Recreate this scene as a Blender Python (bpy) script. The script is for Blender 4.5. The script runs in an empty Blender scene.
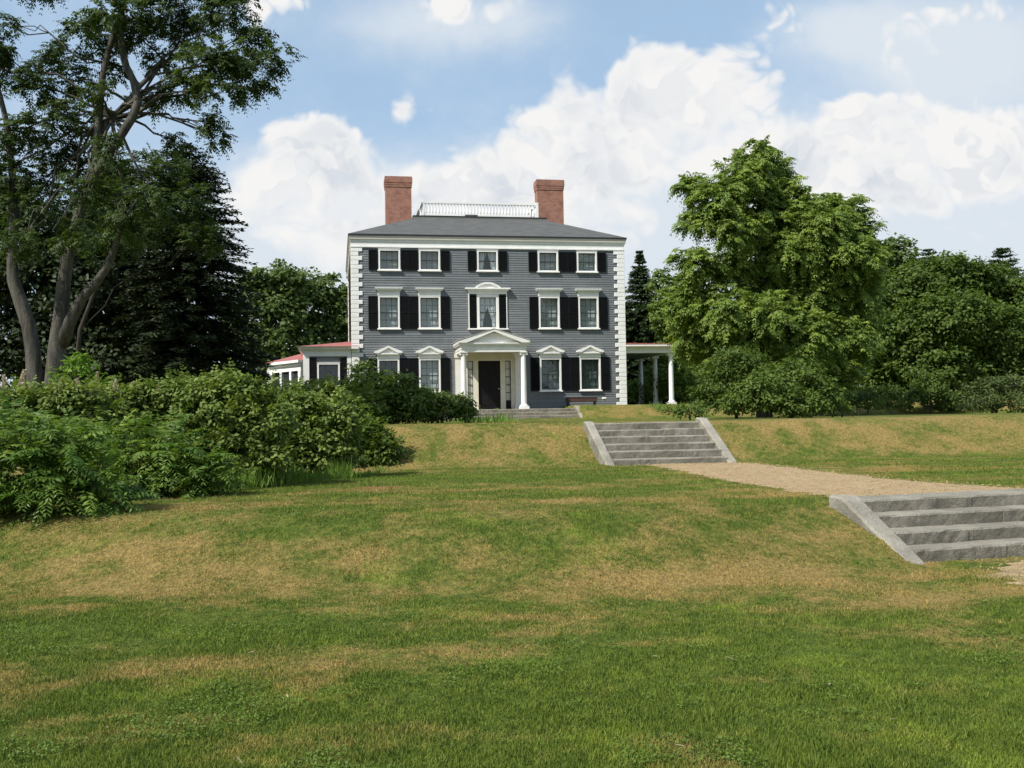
import bpy, bmesh, math, random
import numpy as np
from mathutils import Vector, Matrix

# ------------------------------------------------------------------ camera, world, sun, exposure
SC = bpy.context.scene
COL = SC.collection
F = 1000.0; PITCH = math.atan(34/1000.0); ROLL = -0.0165
cam_d = bpy.data.cameras.new('camera'); cam = bpy.data.objects.new('camera', cam_d); COL.objects.link(cam)
cam_d.sensor_fit = 'HORIZONTAL'; cam_d.sensor_width = 36.0; cam_d.lens = 36.0*F/1024.0
cam_d.clip_start = 0.1; cam_d.clip_end = 5000
CM = Matrix.Rotation(math.pi/2+PITCH, 3, 'X') @ Matrix.Rotation(ROLL, 3, 'Z')
cam.rotation_euler = CM.to_euler()
SC.camera = cam
MM = np.array(CM)

TH = math.radians(10.0)
H0 = np.array([-1.28, 52.0, 0.58])
U = np.array([math.cos(TH), math.sin(TH), 0]); V = np.array([-math.sin(TH), math.cos(TH), 0])
SUN_DIR = -U*1.0 - V*0.56 + np.array([0, 0, 1.28]); SUN_DIR /= np.linalg.norm(SUN_DIR)
SUN_STRENGTH = 4.8; SKY_STRENGTH = 0.12; EXPOSURE = 0.42

vs = SC.view_settings
vs.view_transform = 'Standard'; vs.look = 'None'; vs.gamma = 1.0; vs.use_curve_mapping = False; vs.exposure = EXPOSURE
SC.cycles.max_bounces = 8; SC.cycles.transparent_max_bounces = 8

class NT:
    """small helper for building node trees"""
    def __init__(s, tree): s.t = tree; s.n = tree.nodes; s.l = tree.links
    def new(s, ty, **kw):
        n = s.n.new(ty)
        for k, v in kw.items(): setattr(n, k, v)
        return n
    def put(s, sock, val):
        if isinstance(val, bpy.types.NodeSocket): s.l.new(val, sock)
        elif val is not None: sock.default_value = val
    def math(s, op, a, b=None, c=None, clamp=False):
        n = s.new('ShaderNodeMath', operation=op, use_clamp=clamp)
        s.put(n.inputs[0], a); s.put(n.inputs[1], b)
        if c is not None: s.put(n.inputs[2], c)
        return n.outputs[0]
    def noise(s, vec, scale, detail=4, rough=0.5, dist=0.0, dims='3D'):
        n = s.new('ShaderNodeTexNoise', noise_dimensions=dims)
        if vec is not None: s.l.new(vec, n.inputs['Vector'])
        s.put(n.inputs['Scale'], scale); s.put(n.inputs['Detail'], detail)
        s.put(n.inputs['Roughness'], rough); s.put(n.inputs['Distortion'], dist)
        return n.outputs['Fac']
    def step(s, x, a, b, lo=0.0, hi=1.0, smooth=True):
        n = s.new('ShaderNodeMapRange', interpolation_type='SMOOTHSTEP' if smooth else 'LINEAR')
        s.put(n.inputs[0], x); s.put(n.inputs[1], a); s.put(n.inputs[2], b); s.put(n.inputs[3], lo); s.put(n.inputs[4], hi)
        return n.outputs[0]
    def mix(s, f, a, b, blend='MIX'):
        n = s.new('ShaderNodeMix', data_type='RGBA', blend_type=blend)
        s.put(n.inputs[0], f)
        s.put(n.inputs[6], (*a, 1) if isinstance(a, tuple) else a)
        s.put(n.inputs[7], (*b, 1) if isinstance(b, tuple) else b)
        return n.outputs[2]
    def scalevec(s, vec, sc):
        n = s.new('ShaderNodeMapping'); s.l.new(vec, n.inputs[0]); n.inputs['Scale'].default_value = sc
        return n.outputs[0]

W = bpy.data.worlds.new('World'); SC.world = W; W.use_nodes = True
def build_world():
    t = NT(W.node_tree); t.n.clear()
    out = t.new('ShaderNodeOutputWorld'); bg = t.new('ShaderNodeBackground')
    sky = t.new('ShaderNodeTexSky', sky_type='NISHITA', sun_disc=False)
    sky.sun_elevation = math.asin(SUN_DIR[2]); sky.sun_rotation = math.atan2(SUN_DIR[0], SUN_DIR[1])
    sky.air_density = 1.0; sky.dust_density = 1.6; sky.ozone_density = 1.2
    tc = t.new('ShaderNodeTexCoord'); sx = t.new('ShaderNodeSeparateXYZ'); t.l.new(tc.outputs['Generated'], sx.inputs[0])
    ay = t.math('MAXIMUM', t.math('ABSOLUTE', sx.outputs[1]), 0.12)
    u = t.math('DIVIDE', sx.outputs[0], ay); v = t.math('DIVIDE', sx.outputs[2], ay)
    cb = t.new('ShaderNodeCombineXYZ'); t.put(cb.inputs[0], u); t.put(cb.inputs[1], v); uv = cb.outputs[0]
    warp = t.new('ShaderNodeTexNoise', noise_dimensions='3D'); t.l.new(uv, warp.inputs['Vector']); warp.inputs['Scale'].default_value = 9.0; warp.inputs['Detail'].default_value = 3
    wv = t.new('ShaderNodeVectorMath', operation='MULTIPLY_ADD'); t.l.new(warp.outputs['Color'], wv.inputs[0]); wv.inputs[1].default_value = (0.07, 0.07, 0); t.l.new(uv, wv.inputs[2])
    q = wv.outputs[0]
    sh = t.new('ShaderNodeVectorMath', operation='ADD'); t.l.new(q, sh.inputs[0]); sh.inputs[1].default_value = (-0.014, 0.020, 0)
    def billow(vec, octs=((8.0, 2.6), (19.0, 1.5), (44.0, 0.8))):
        tot = None                            # folded noise: rounded puffs parted by creases
        for sc, am in octs:
            g = t.math('MULTIPLY', t.math('SUBTRACT', t.math('ABSOLUTE', t.math('SUBTRACT', t.noise(vec, sc, 1.0, 0.5), 0.5)), 0.085), am)
            tot = g if tot is None else t.math('ADD', tot, g)
        return tot
    n1 = billow(q); n1s = billow(sh.outputs[0])
    n2 = t.noise(t.scalevec(uv, (1.0, 1.5, 1)), 4.0, 6, 0.6)
    # clouds as soft heaps in sky directions (u = east, v = height), broken up by the noise
    def heap(px, py, a, b, amp):
        cu, cv = (px-512)/1000.0, (418-py)/1000.0
        e = t.math('ADD', t.math('POWER', t.math('DIVIDE', t.math('SUBTRACT', u, cu), a/1000.0), 2.0),
                   t.math('POWER', t.math('DIVIDE', t.math('SUBTRACT', v, cv), b/1000.0), 2.0))
        return t.math('MULTIPLY', t.math('EXPONENT', t.math('MULTIPLY', e, -1.0)), amp)
    def total(hs):
        tot = None
        for h in hs:
            g = heap(*h); tot = g if tot is None else t.math('ADD', tot, g)
        return tot
    heaps = [(690, 80, 62, 46, 1.0), (735, 95, 40, 36, 0.7), (600, 122, 75, 44, 0.9), (545, 150, 55, 36, 0.8), (640, 165, 120, 48, 0.75), (480, 190, 52, 36, 0.8), (450, 212, 60, 36, 0.6), (560, 215, 110, 34, 0.6),
             (318, 130, 54, 26, 0.9), (285, 165, 80, 38, 0.7), (350, 180, 70, 40, 0.6), (290, 225, 140, 46, 0.62), (390, 235, 80, 36, 0.5), (408, 104, 22, 19, 0.9),
             (480, 4, 84, 30, 0.75), (300, -8, 80, 18, 0.5),
             (885, 112, 46, 22, 0.85), (840, 140, 60, 40, 0.75), (960, 175, 80, 52, 0.95), (1015, 140, 50, 34, 0.7), (900, 185, 90, 50, 0.7), (780, 190, 70, 50, 0.5), (880, 28, 45, 26, 0.45), (985, 14, 70, 26, 0.6), (930, 75, 60, 18, 0.35)]
    dens = t.math('ADD', t.math('MINIMUM', total(heaps), 1.0), t.math('ADD', n1, t.math('MULTIPLY', t.math('SUBTRACT', t.noise(q, 6.0, 9, 0.65), 0.5), 0.9)))
    low = t.step(v, 0.12, 0.42, 0.42, 0.24)
    mask = t.step(dens, t.math('SUBTRACT', 0.48, t.math('MULTIPLY', low, 0.5)), t.math('ADD', 0.48, low))
    veil = [(300, 215, 130, 75, 1.1), (600, 240, 260, 80, 1.25), (900, 225, 220, 75, 1.0), (985, 60, 110, 60, 0.75), (460, 15, 110, 36, 0.6), (850, 30, 50, 30, 0.4), (720, 165, 170, 75, 0.5), (930, 190, 220, 90, 0.6), (960, 30, 170, 60, 0.5), (430, 30, 130, 50, 0.35), (90, 100, 150, 140, 0.35), (500, 400, 900, 110, 0.7)]
    vd = t.math('ADD', total(veil), t.math('MULTIPLY', t.math('SUBTRACT', n2, 0.5), 1.1))
    veilm = t.step(t.math('ADD', vd, t.math('MULTIPLY', t.math('SUBTRACT', t.noise(q, 13.0, 8, 0.65), 0.5), 0.7)), 0.0, 1.05, 0.05, 0.95)
    lit = t.step(t.math('SUBTRACT', n1, n1s), -0.10, 0.06)
    thick = t.step(dens, 0.50, 1.05)
    n4 = t.noise(q, 11.0, 6, 0.55)
    shade = t.math('ADD', t.math('MULTIPLY', t.math('SUBTRACT', 1.0, lit), 0.55), t.step(n4, 0.44, 0.66, 0.0, 0.75), clamp=True)
    shade = t.math('MULTIPLY', shade, t.math('MULTIPLY', thick, t.step(v, 0.12, 0.42, 1.0, 0.5)))
    ccol = t.mix(shade, (5.75, 5.7, 5.65), (3.95, 4.3, 4.75))
    skyc = t.mix(0.6, sky.outputs[0], (2.75, 4.0, 5.35))
    col = t.mix(veilm, skyc, (4.55, 4.95, 5.35))
    col = t.mix(mask, col, ccol)
    t.l.new(col, bg.inputs[0]); bg.inputs[1].default_value = SKY_STRENGTH
    t.l.new(bg.outputs[0], out.inputs[0])
build_world()
W.cycles.sampling_method = 'MANUAL'; W.cycles.sample_map_resolution = 512

sd = bpy.data.lights.new('sun', 'SUN'); sd.energy = SUN_STRENGTH; sd.angle = math.radians(0.55); sd.color = (1.0, 0.955, 0.88)
sun = bpy.data.objects.new('sun', sd); COL.objects.link(sun)
sun.rotation_euler = Vector(SUN_DIR).to_track_quat('Z', 'Y').to_euler(); sun.location = (0, 0, 60)

# ------------------------------------------------------------------ helpers
RNG = np.random.default_rng(7)
random.seed(5)

def ray(px, py): return MM @ np.array([(px-512)/F, -(py-384)/F, -1.0])
def at(px, py, Y):
    d = ray(px, py); return d*(Y/d[1])

def link(name, verts, faces, mat, parent=None, smooth=False, mats=None, fmat=None):
    me = bpy.data.meshes.new(name); me.from_pydata([tuple(map(float, v)) for v in verts], [], faces); me.update()
    for m in (mats or [mat]): me.materials.append(m)
    if fmat is not None: me.polygons.foreach_set('material_index', fmat)
    if smooth: me.polygons.foreach_set('use_smooth', [True]*len(me.polygons))
    o = bpy.data.objects.new(name, me); COL.objects.link(o)
    if parent: o.parent = parent
    return o

def bulk(name, verts, nper, mat, parent=None, attrs=None):
    """many faces of nper corners each, straight from an (n*nper,3) array"""
    n = len(verts)//nper
    me = bpy.data.meshes.new(name)
    me.vertices.add(len(verts)); me.vertices.foreach_set('co', np.asarray(verts, np.float32).ravel())
    me.loops.add(n*nper); me.loops.foreach_set('vertex_index', np.arange(n*nper, dtype=np.int32))
    me.polygons.add(n); me.polygons.foreach_set('loop_start', np.arange(0, n*nper, nper, dtype=np.int32))
    for k, a in (attrs or {}).items():
        at_ = me.attributes.new(k, 'FLOAT', 'POINT'); at_.data.foreach_set('value', np.asarray(a, np.float32))
    me.update(calc_edges=True); me.validate()
    me.materials.append(mat)
    o = bpy.data.objects.new(name, me); COL.objects.link(o)
    if parent: o.parent = parent
    return o

class MB:
    """collects boxes, prisms, lathes and tubes that become one mesh"""
    def __init__(s): s.v = []; s.f = []
    def add(s, vs_, fs):
        b = len(s.v); s.v += [tuple(x) for x in vs_]; s.f += [tuple(i+b for i in f) for f in fs]; return s
    def box(s, x0, x1, y0, y1, z0, z1):
        return s.add([(x0,y0,z0),(x1,y0,z0),(x1,y1,z0),(x0,y1,z0),(x0,y0,z1),(x1,y0,z1),(x1,y1,z1),(x0,y1,z1)],
                     [(0,3,2,1),(4,5,6,7),(0,1,5,4),(1,2,6,5),(2,3,7,6),(3,0,4,7)])
    def prism(s, poly, y0, y1):           # polygon in x,z extruded along y
        n = len(poly)
        return s.add([(x,y0,z) for x,z in poly]+[(x,y1,z) for x,z in poly],
                     [tuple(range(n)), tuple(range(2*n-1,n-1,-1))]+[(i,i+n,(i+1)%n+n,(i+1)%n) for i in range(n)])
    def prismx(s, poly, x0, x1):          # polygon in y,z extruded along x
        n = len(poly)
        return s.add([(x0,y,z) for y,z in poly]+[(x1,y,z) for y,z in poly],
                     [tuple(range(n-1,-1,-1)), tuple(range(n,2*n))]+[(i,(i+1)%n,(i+1)%n+n,i+n) for i in range(n)])
    def lathe(s, cx, cy, prof, seg=16):
        vs_ = []; fs = []
        for r, z in prof:
            for k in range(seg):
                a = 2*math.pi*k/seg; vs_.append((cx+r*math.cos(a), cy+r*math.sin(a), z))
        for i in range(len(prof)-1):
            for k in range(seg):
                fs.append((i*seg+k, i*seg+(k+1)%seg, (i+1)*seg+(k+1)%seg, (i+1)*seg+k))
        fs.append(tuple(range(seg-1,-1,-1))); fs.append(tuple((len(prof)-1)*seg+k for k in range(seg)))
        return s.add(vs_, fs)
    def tube(s, pts, rads, seg=8, cap=True):
        pts = [np.array(p, float) for p in pts]; n = len(pts); vs_ = []; fs = []
        prev = None
        for i, p in enumerate(pts):
            d = pts[min(i+1, n-1)]-pts[max(i-1, 0)]; d /= max(np.linalg.norm(d), 1e-9)
            a = prev if prev is not None else np.array([1.0, 0.13, 0.07])
            a = a-d*(a@d)
            if np.linalg.norm(a) < 1e-3: a = np.array([0.1, 1, 0.2]); a = a-d*(a@d)
            a /= np.linalg.norm(a); b = np.cross(d, a); prev = a
            for k in range(seg):
                w = 2*math.pi*k/seg; vs_.append(p+rads[i]*(math.cos(w)*a+math.sin(w)*b))
        for i in range(n-1):
            for k in range(seg): fs.append((i*seg+k, i*seg+(k+1)%seg, (i+1)*seg+(k+1)%seg, (i+1)*seg+k))
        if cap: fs.append(tuple(range(seg-1,-1,-1))); fs.append(tuple((n-1)*seg+k for k in range(seg)))
        return s.add(vs_, fs)
    def obj(s, name, mat, parent=None, smooth=False): return link(name, s.v, s.f, mat, parent, smooth)

def tag(o, label, cat, group=None):
    o['label'] = label; o['category'] = cat
    if group: o['group'] = group
    return o
def kind(o, k): o['kind'] = k; return o
def empty(name, loc=(0,0,0), rz=0.0):
    o = bpy.data.objects.new(name, None); COL.objects.link(o); o.location = loc; o.rotation_euler = (0,0,rz); o.empty_display_size = 0.3
    return o
def bevel(o, w, seg=2):
    m = o.modifiers.new('bevel', 'BEVEL'); m.width = w; m.segments = seg; m.limit_method = 'ANGLE'; return o

_perm = np.random.default_rng(11).random((256, 256))
def vnoise(x, y):
    xi = np.floor(x).astype(int); yi = np.floor(y).astype(int); fx = x-xi; fy = y-yi
    fx = fx*fx*(3-2*fx); fy = fy*fy*(3-2*fy)
    g = lambda a, b: _perm[a & 255, b & 255]
    return (g(xi,yi)*(1-fx)+g(xi+1,yi)*fx)*(1-fy)+(g(xi,yi+1)*(1-fx)+g(xi+1,yi+1)*fx)*fy
def fbm(x, y, o=4):
    s = 0; a = 0.5
    for i in range(o): s = s+a*vnoise(x+17.3*i, y-9.1*i); x = x*2.03; y = y*2.03; a *= 0.5
    return s/(1-0.5**o)
def sstep(a, b, x):
    t = np.clip((x-a)/(b-a), 0, 1); return t*t*(3-2*t)

# ------------------------------------------------------------------ materials
def principled(name):
    m = bpy.data.materials.new(name); m.use_nodes = True
    t = NT(m.node_tree); return m, t, t.n['Principled BSDF']
def mat(name, c1, c2=None, scale=6.0, rough=0.7, bump=0.0, bscale=None, spec=0.3, stretch=(1,1,1), fine=0.0):
    m, t, b = principled(name)
    tc = t.new('ShaderNodeTexCoord'); vec = t.scalevec(tc.outputs['Object'], stretch)
    c2 = c2 or tuple(x*0.82 for x in c1)
    f = t.step(t.noise(vec, scale, 6, 0.6), 0.3, 0.7)
    col = t.mix(f, c1, c2)
    if fine:
        n = t.noise(tc.outputs['Object'], scale*9, 3, 0.6)
        col = t.mix(1.0, col, t.mix(t.step(n, 0.3, 0.7), (1-fine,)*3, (1+fine,)*3), 'MULTIPLY')
    t.l.new(col, b.inputs['Base Color']); b.inputs['Roughness'].default_value = rough; b.inputs['Specular IOR Level'].default_value = spec
    if bump:
        bn = t.new('ShaderNodeBump'); t.put(bn.inputs['Height'], t.noise(vec, bscale or scale*5, 5, 0.6)); bn.inputs['Strength'].default_value = bump
        bn.inputs['Distance'].default_value = 0.02; t.l.new(bn.outputs[0], b.inputs['Normal'])
    return m

M = {}
M['siding'] = mat('grey_clapboard_paint', (0.134, 0.145, 0.152), (0.176, 0.187, 0.194), 1.6, 0.65, 0.15, 40, stretch=(0.35, 1, 5), fine=0.10)
def weather_siding():
    m = M['siding']; t = NT(m.node_tree); bs = t.n['Principled BSDF']; old = bs.inputs['Base Color'].links[0].from_socket
    tc = t.new('ShaderNodeTexCoord'); sx = t.new('ShaderNodeSeparateXYZ'); t.l.new(tc.outputs['Object'], sx.inputs[0])
    row = t.math('FLOOR', t.math('DIVIDE', t.math('ADD', sx.outputs[2], 0.25), 0.122))
    seg = t.math('FLOOR', t.math('ADD', t.math('DIVIDE', sx.outputs[0], 3.3), t.math('MULTIPLY', t.math('FRACT', t.math('MULTIPLY', row, 0.377)), 1.0)))
    cb = t.new('ShaderNodeCombineXYZ'); t.put(cb.inputs[0], row); t.put(cb.inputs[1], seg)
    wn = t.new('ShaderNodeTexWhiteNoise', noise_dimensions='2D'); t.l.new(cb.outputs[0], wn.inputs['Vector'])
    col = t.mix(1.0, old, t.mix(wn.outputs['Value'], (0.88, 0.88, 0.88), (1.10, 1.10, 1.10)), 'MULTIPLY')
    st = t.noise(t.scalevec(tc.outputs['Object'], (2.6, 2.6, 0.35)), 1.5, 7, 0.7)
    col = t.mix(t.step(st, 0.52, 0.72, 0, 0.45), col, (0.20, 0.205, 0.195))
    col = t.mix(t.step(st, 0.44, 0.30, 0, 0.35), col, (0.085, 0.088, 0.084))
    t.l.new(col, bs.inputs['Base Color'])
weather_siding()
M['white'] = mat('white_paint', (0.82, 0.81, 0.78), (0.74, 0.73, 0.69), 2.2, 0.5, 0.06, 30)
M['cream'] = mat('warm_white_paint', (0.74, 0.69, 0.56), (0.66, 0.61, 0.49), 2.0, 0.55)
M['tan'] = mat('tan_trim_paint', (0.50, 0.47, 0.41), (0.40, 0.37, 0.31), 2.0, 0.6, stretch=(0.3, 1, 3))
M['black'] = mat('black_shutter_paint', (0.005, 0.0055, 0.006), (0.008, 0.0085, 0.009), 5, 0.55, spec=0.12)
M['door'] = mat('dark_door_paint', (0.009, 0.008, 0.009), (0.015, 0.012, 0.012), 4, 0.5, spec=0.15)
M['sash'] = mat('dark_sash_paint', (0.03, 0.034, 0.038), (0.045, 0.05, 0.052), 5, 0.4)
M['blind'] = mat('grey_window_shade', (0.46, 0.50, 0.485), (0.37, 0.41, 0.40), 1.5, 0.9, stretch=(1, 1, 0.4))
M['gloom'] = mat('painted_gloom', (0.12, 0.16, 0.145), (0.075, 0.105, 0.095), 1.2, 0.9)
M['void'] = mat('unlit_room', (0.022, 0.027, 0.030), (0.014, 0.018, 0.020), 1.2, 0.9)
M['curtain'] = mat('white_curtain', (0.80, 0.80, 0.79), (0.66, 0.67, 0.68), 5, 0.9, stretch=(6, 1, 0.4))
M['redroof'] = mat('faded_red_roofing', (0.34, 0.118, 0.100), (0.26, 0.085, 0.072), 3, 0.6, 0.1, 20)
M['roof'] = mat('grey_roof_shingle', (0.066, 0.068, 0.067), (0.098, 0.099, 0.094), 3.0, 0.85, 0.4, 25, stretch=(0.6, 1, 3), fine=0.2)
M['timber'] = mat('red_brown_timber', (0.095, 0.050, 0.040), (0.065, 0.038, 0.031), 5, 0.6)
M['iron'] = mat('dark_iron', (0.03, 0.03, 0.032), None, 5, 0.5)

def vary(key, lo, hi):
    m = M[key]; t = NT(m.node_tree); bs = t.n['Principled BSDF']; old = bs.inputs['Base Color'].links[0].from_socket
    oi = t.new('ShaderNodeObjectInfo'); t.l.new(t.mix(1.0, old, t.mix(oi.outputs['Random'], (lo,)*3, (hi,)*3), 'MULTIPLY'), bs.inputs['Base Color'])
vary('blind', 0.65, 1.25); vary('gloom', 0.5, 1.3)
def brick():
    m, t, b = principled('red_brick')
    tc = t.new('ShaderNodeTexCoord'); sx = t.new('ShaderNodeSeparateXYZ'); t.l.new(tc.outputs['Object'], sx.inputs[0])
    cb = t.new('ShaderNodeCombineXYZ'); t.put(cb.inputs[0], t.math('ADD', sx.outputs[0], sx.outputs[1])); t.put(cb.inputs[1], sx.outputs[2])
    br = t.new('ShaderNodeTexBrick'); t.l.new(cb.outputs[0], br.inputs[0])
    br.inputs['Color1'].default_value = (0.34, 0.128, 0.074, 1); br.inputs['Color2'].default_value = (0.22, 0.080, 0.050, 1); br.inputs['Mortar'].default_value = (0.34, 0.25, 0.20, 1)
    br.inputs['Scale'].default_value = 1.0; br.inputs['Mortar Size'].default_value = 0.008; br.inputs['Brick Width'].default_value = 0.21; br.inputs['Row Height'].default_value = 0.072
    n = t.noise(tc.outputs['Object'], 2.5, 6, 0.65)
    col = t.mix(t.step(n, 0.42, 0.72, 0.0, 0.55), br.outputs[0], (0.11, 0.05, 0.04))
    t.l.new(col, b.inputs['Base Color']); b.inputs['Roughness'].default_value = 0.9; return m
M['brick'] = brick()

def granite(name, light, dark, stain):
    m, t, b = principled(name)
    tc = t.new('ShaderNodeTexCoord'); ob = tc.outputs['Object']
    big = t.noise(ob, 1.7, 6, 0.6)
    streak = t.noise(t.scalevec(ob, (3.0, 3.0, 1.1)), 1.6, 7, 0.7)
    fine = t.noise(ob, 70, 3, 0.7); blot = t.noise(ob, 9, 5, 0.65)
    col = t.mix(t.step(big, 0.35, 0.65), light, dark)
    geo = t.new('ShaderNodeNewGeometry'); sn = t.new('ShaderNodeSeparateXYZ'); t.l.new(geo.outputs['Normal'], sn.inputs[0])
    upright = t.step(t.math('ABSOLUTE', sn.outputs[2]), 0.4, 0.75, 1.0, 0.14)
    st = t.math('MULTIPLY', t.step(t.math('ADD', t.math('MULTIPLY', streak, 0.6), t.math('MULTIPLY', blot, 0.4)), 0.38, 0.68), upright)
    col = t.mix(t.math('MULTIPLY', st, 0.68), col, stain)
    col = t.mix(t.step(blot, 0.56, 0.72, 0, 0.4), col, (0.36, 0.35, 0.31))
    col = t.mix(1.0, col, t.mix(t.step(fine, 0.3, 0.7), (0.72, 0.72, 0.72), (1.25, 1.25, 1.25)), 'MULTIPLY')
    lich = t.noise(ob, 24, 4, 0.7)
    col = t.mix(t.step(lich, 0.60, 0.68, 0, 0.6), col, (0.085, 0.088, 0.045))
    t.l.new(col, b.inputs['Base Color']); b.inputs['Roughness'].default_value = 0.85
    bn = t.new('ShaderNodeBump'); t.put(bn.inputs['Height'], t.math('ADD', blot, t.math('MULTIPLY', fine, 0.4))); bn.inputs['Strength'].default_value = 0.9; bn.inputs['Distance'].default_value = 0.035
    t.l.new(bn.outputs[0], b.inputs['Normal']); return m
M['granite'] = granite('weathered_granite', (0.285, 0.260, 0.205), (0.195, 0.177, 0.137), (0.072, 0.064, 0.047))
M['cheek'] = granite('pale_granite', (0.31, 0.285, 0.23), (0.20, 0.182, 0.143), (0.085, 0.076, 0.056))

def glass():
    m = bpy.data.materials.new('window_glass'); m.use_nodes = True; t = NT(m.node_tree); t.n.clear()
    out = t.new('ShaderNodeOutputMaterial'); tr = t.new('ShaderNodeBsdfTransparent'); gl = t.new('ShaderNodeBsdfGlossy'); mx = t.new('ShaderNodeMixShader')
    tr.inputs[0].default_value = (0.86, 0.9, 0.9, 1); gl.inputs['Roughness'].default_value = 0.03
    tc = t.new('ShaderNodeTexCoord'); bn = t.new('ShaderNodeBump'); t.put(bn.inputs['Height'], t.noise(tc.outputs['Object'], 2.2, 2, 0.5)); bn.inputs['Strength'].default_value = 0.12; bn.inputs['Distance'].default_value = 0.05
    t.l.new(bn.outputs[0], gl.inputs['Normal'])
    mx.inputs[0].default_value = 0.085
    t.l.new(tr.outputs[0], mx.inputs[1]); t.l.new(gl.outputs[0], mx.inputs[2]); t.l.new(mx.outputs[0], out.inputs[0]); return m
M['glass'] = glass()

def leafmat(name, lo, hi, trans=0.40, rough=0.55, spec=0.25):
    m = bpy.data.materials.new(name); m.use_nodes = True; t = NT(m.node_tree); b = t.n['Principled BSDF']; out = t.n['Material Output']
    a = t.new('ShaderNodeAttribute', attribute_name='tint')
    col = t.mix(a.outputs['Fac'], lo, hi)
    t.l.new(col, b.inputs['Base Color']); b.inputs['Roughness'].default_value = rough; b.inputs['Specular IOR Level'].default_value = spec
    tr = t.new('ShaderNodeBsdfTranslucent'); mx = t.new('ShaderNodeMixShader'); mx.inputs[0].default_value = trans
    t.l.new(t.mix(1.0, col, (1.25, 1.25, 0.6), 'MULTIPLY'), tr.inputs[0])
    t.l.new(b.outputs[0], mx.inputs[1]); t.l.new(tr.outputs[0], mx.inputs[2]); t.l.new(mx.outputs[0], out.inputs[0]); return m
def barkmat(name, c1, c2):
    return mat(name, c1, c2, 3.0, 0.9, 0.8, 8, stretch=(3, 3, 0.5), fine=0.25)
M['bark'] = barkmat('grey_bark', (0.100, 0.092, 0.074), (0.032, 0.029, 0.024))
M['darkbark'] = barkmat('dark_bark', (0.05, 0.042, 0.033), (0.03, 0.026, 0.02))

# ------------------------------------------------------------------ lie of the land
LOW, MID, UPT, HST = -1.80, -1.16, -0.15, 0.58
FLIGHTS = {}
def flight(key, x0, y0, yaw, width, n, r, d, zb, top):
    c, s = math.cos(yaw), math.sin(yaw)
    FLIGHTS[key] = dict(o=np.array([x0, y0]), u=np.array([c, s]), v=np.array([-s, c]), w=width, n=n, r=r, d=d, zb=zb, top=top, yaw=yaw)
ly = math.radians(17.0)
flight('lower', 4.83+1.6*math.cos(ly), 12.05+1.6*math.sin(ly), ly, 3.2, 4, 0.168, 0.37, -1.82, 0.55)
uy = math.radians(10.5)
flight('upper', 2.41+1.42*math.cos(uy), 23.9+1.42*math.sin(uy), uy, 2.84, 6, 0.17, 0.36, -1.19, 0.55)
_pb = H0[:2]+U[:2]*0.2+V[:2]*(-4.55)
flight('porch', _pb[0], _pb[1], TH, 7.3, 4, 0.165, 0.38, -0.22, 0.5)

def ground(x, y):
    x = np.asarray(x, float); y = np.asarray(y, float)
    q = (x-H0[0])*V[0]+(y-H0[1])*V[1]
    wob = (fbm(x*0.23+3, y*0.23, 3)-0.5)
    foot = 10.15+0.02*np.clip(x, -7, 5)**2+0.55*sstep(1.2, 4.0, x)
    z = LOW+0.06*wob
    z = z+(MID-LOW)*sstep(0.0, 2.6, y-foot+0.5*wob)
    z = z+(UPT-MID)*sstep(-28.0, -25.7, q+0.25*wob)
    z = z+(HST-UPT)*sstep(-6.2, -3.3, q)
    z = z+0.035*wob
    for f in FLIGHTS.values():
        a = (x-f['o'][0])*f['u'][0]+(y-f['o'][1])*f['u'][1]; b = (x-f['o'][0])*f['v'][0]+(y-f['o'][1])*f['v'][1]
        run = (f['n']-1)*f['d']
        ins = (np.abs(a) < f['w']/2+0.10)
        lowpart = ins & (b > -0.9) & (b <= 0)
        z = np.where(lowpart, np.minimum(z, f['zb']+0.01), z)
        under = ins & (b > 0) & (b < run+0.3)
        z = np.where(under, np.minimum(z, f['zb']+b/f['d']*f['r']-0.07), z)
        if f is not FLIGHTS.get('porch'):
            side = (np.abs(a) >= f['w']/2+0.10) & (np.abs(a) < f['w']/2+1.2) & (b > -0.9) & (b < run+0.4)
            lim = f['zb']+0.015+np.clip(b+0.15, 0, 9)/(run+0.15)*(f['n']*f['r'])+np.clip(np.abs(a)-f['w']/2-0.26, 0, 9)*0.55
            z = np.where(side, np.minimum(z, np.maximum(lim, f['zb']+0.005)), z)
        if f is FLIGHTS.get('porch'):
            z = np.where(ins & (b >= run+0.3) & (b < 4.6), f['zb']+f['n']*f['r']-0.08, z)
        else:
            over = ins & (b >= run+0.3) & (b < run+1.6)
            z = np.where(over, f['zb']+f['n']*f['r']-0.006, z)
    return z
def gz(x, y): return float(ground(np.array([x]), np.array([y]))[0])

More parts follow.
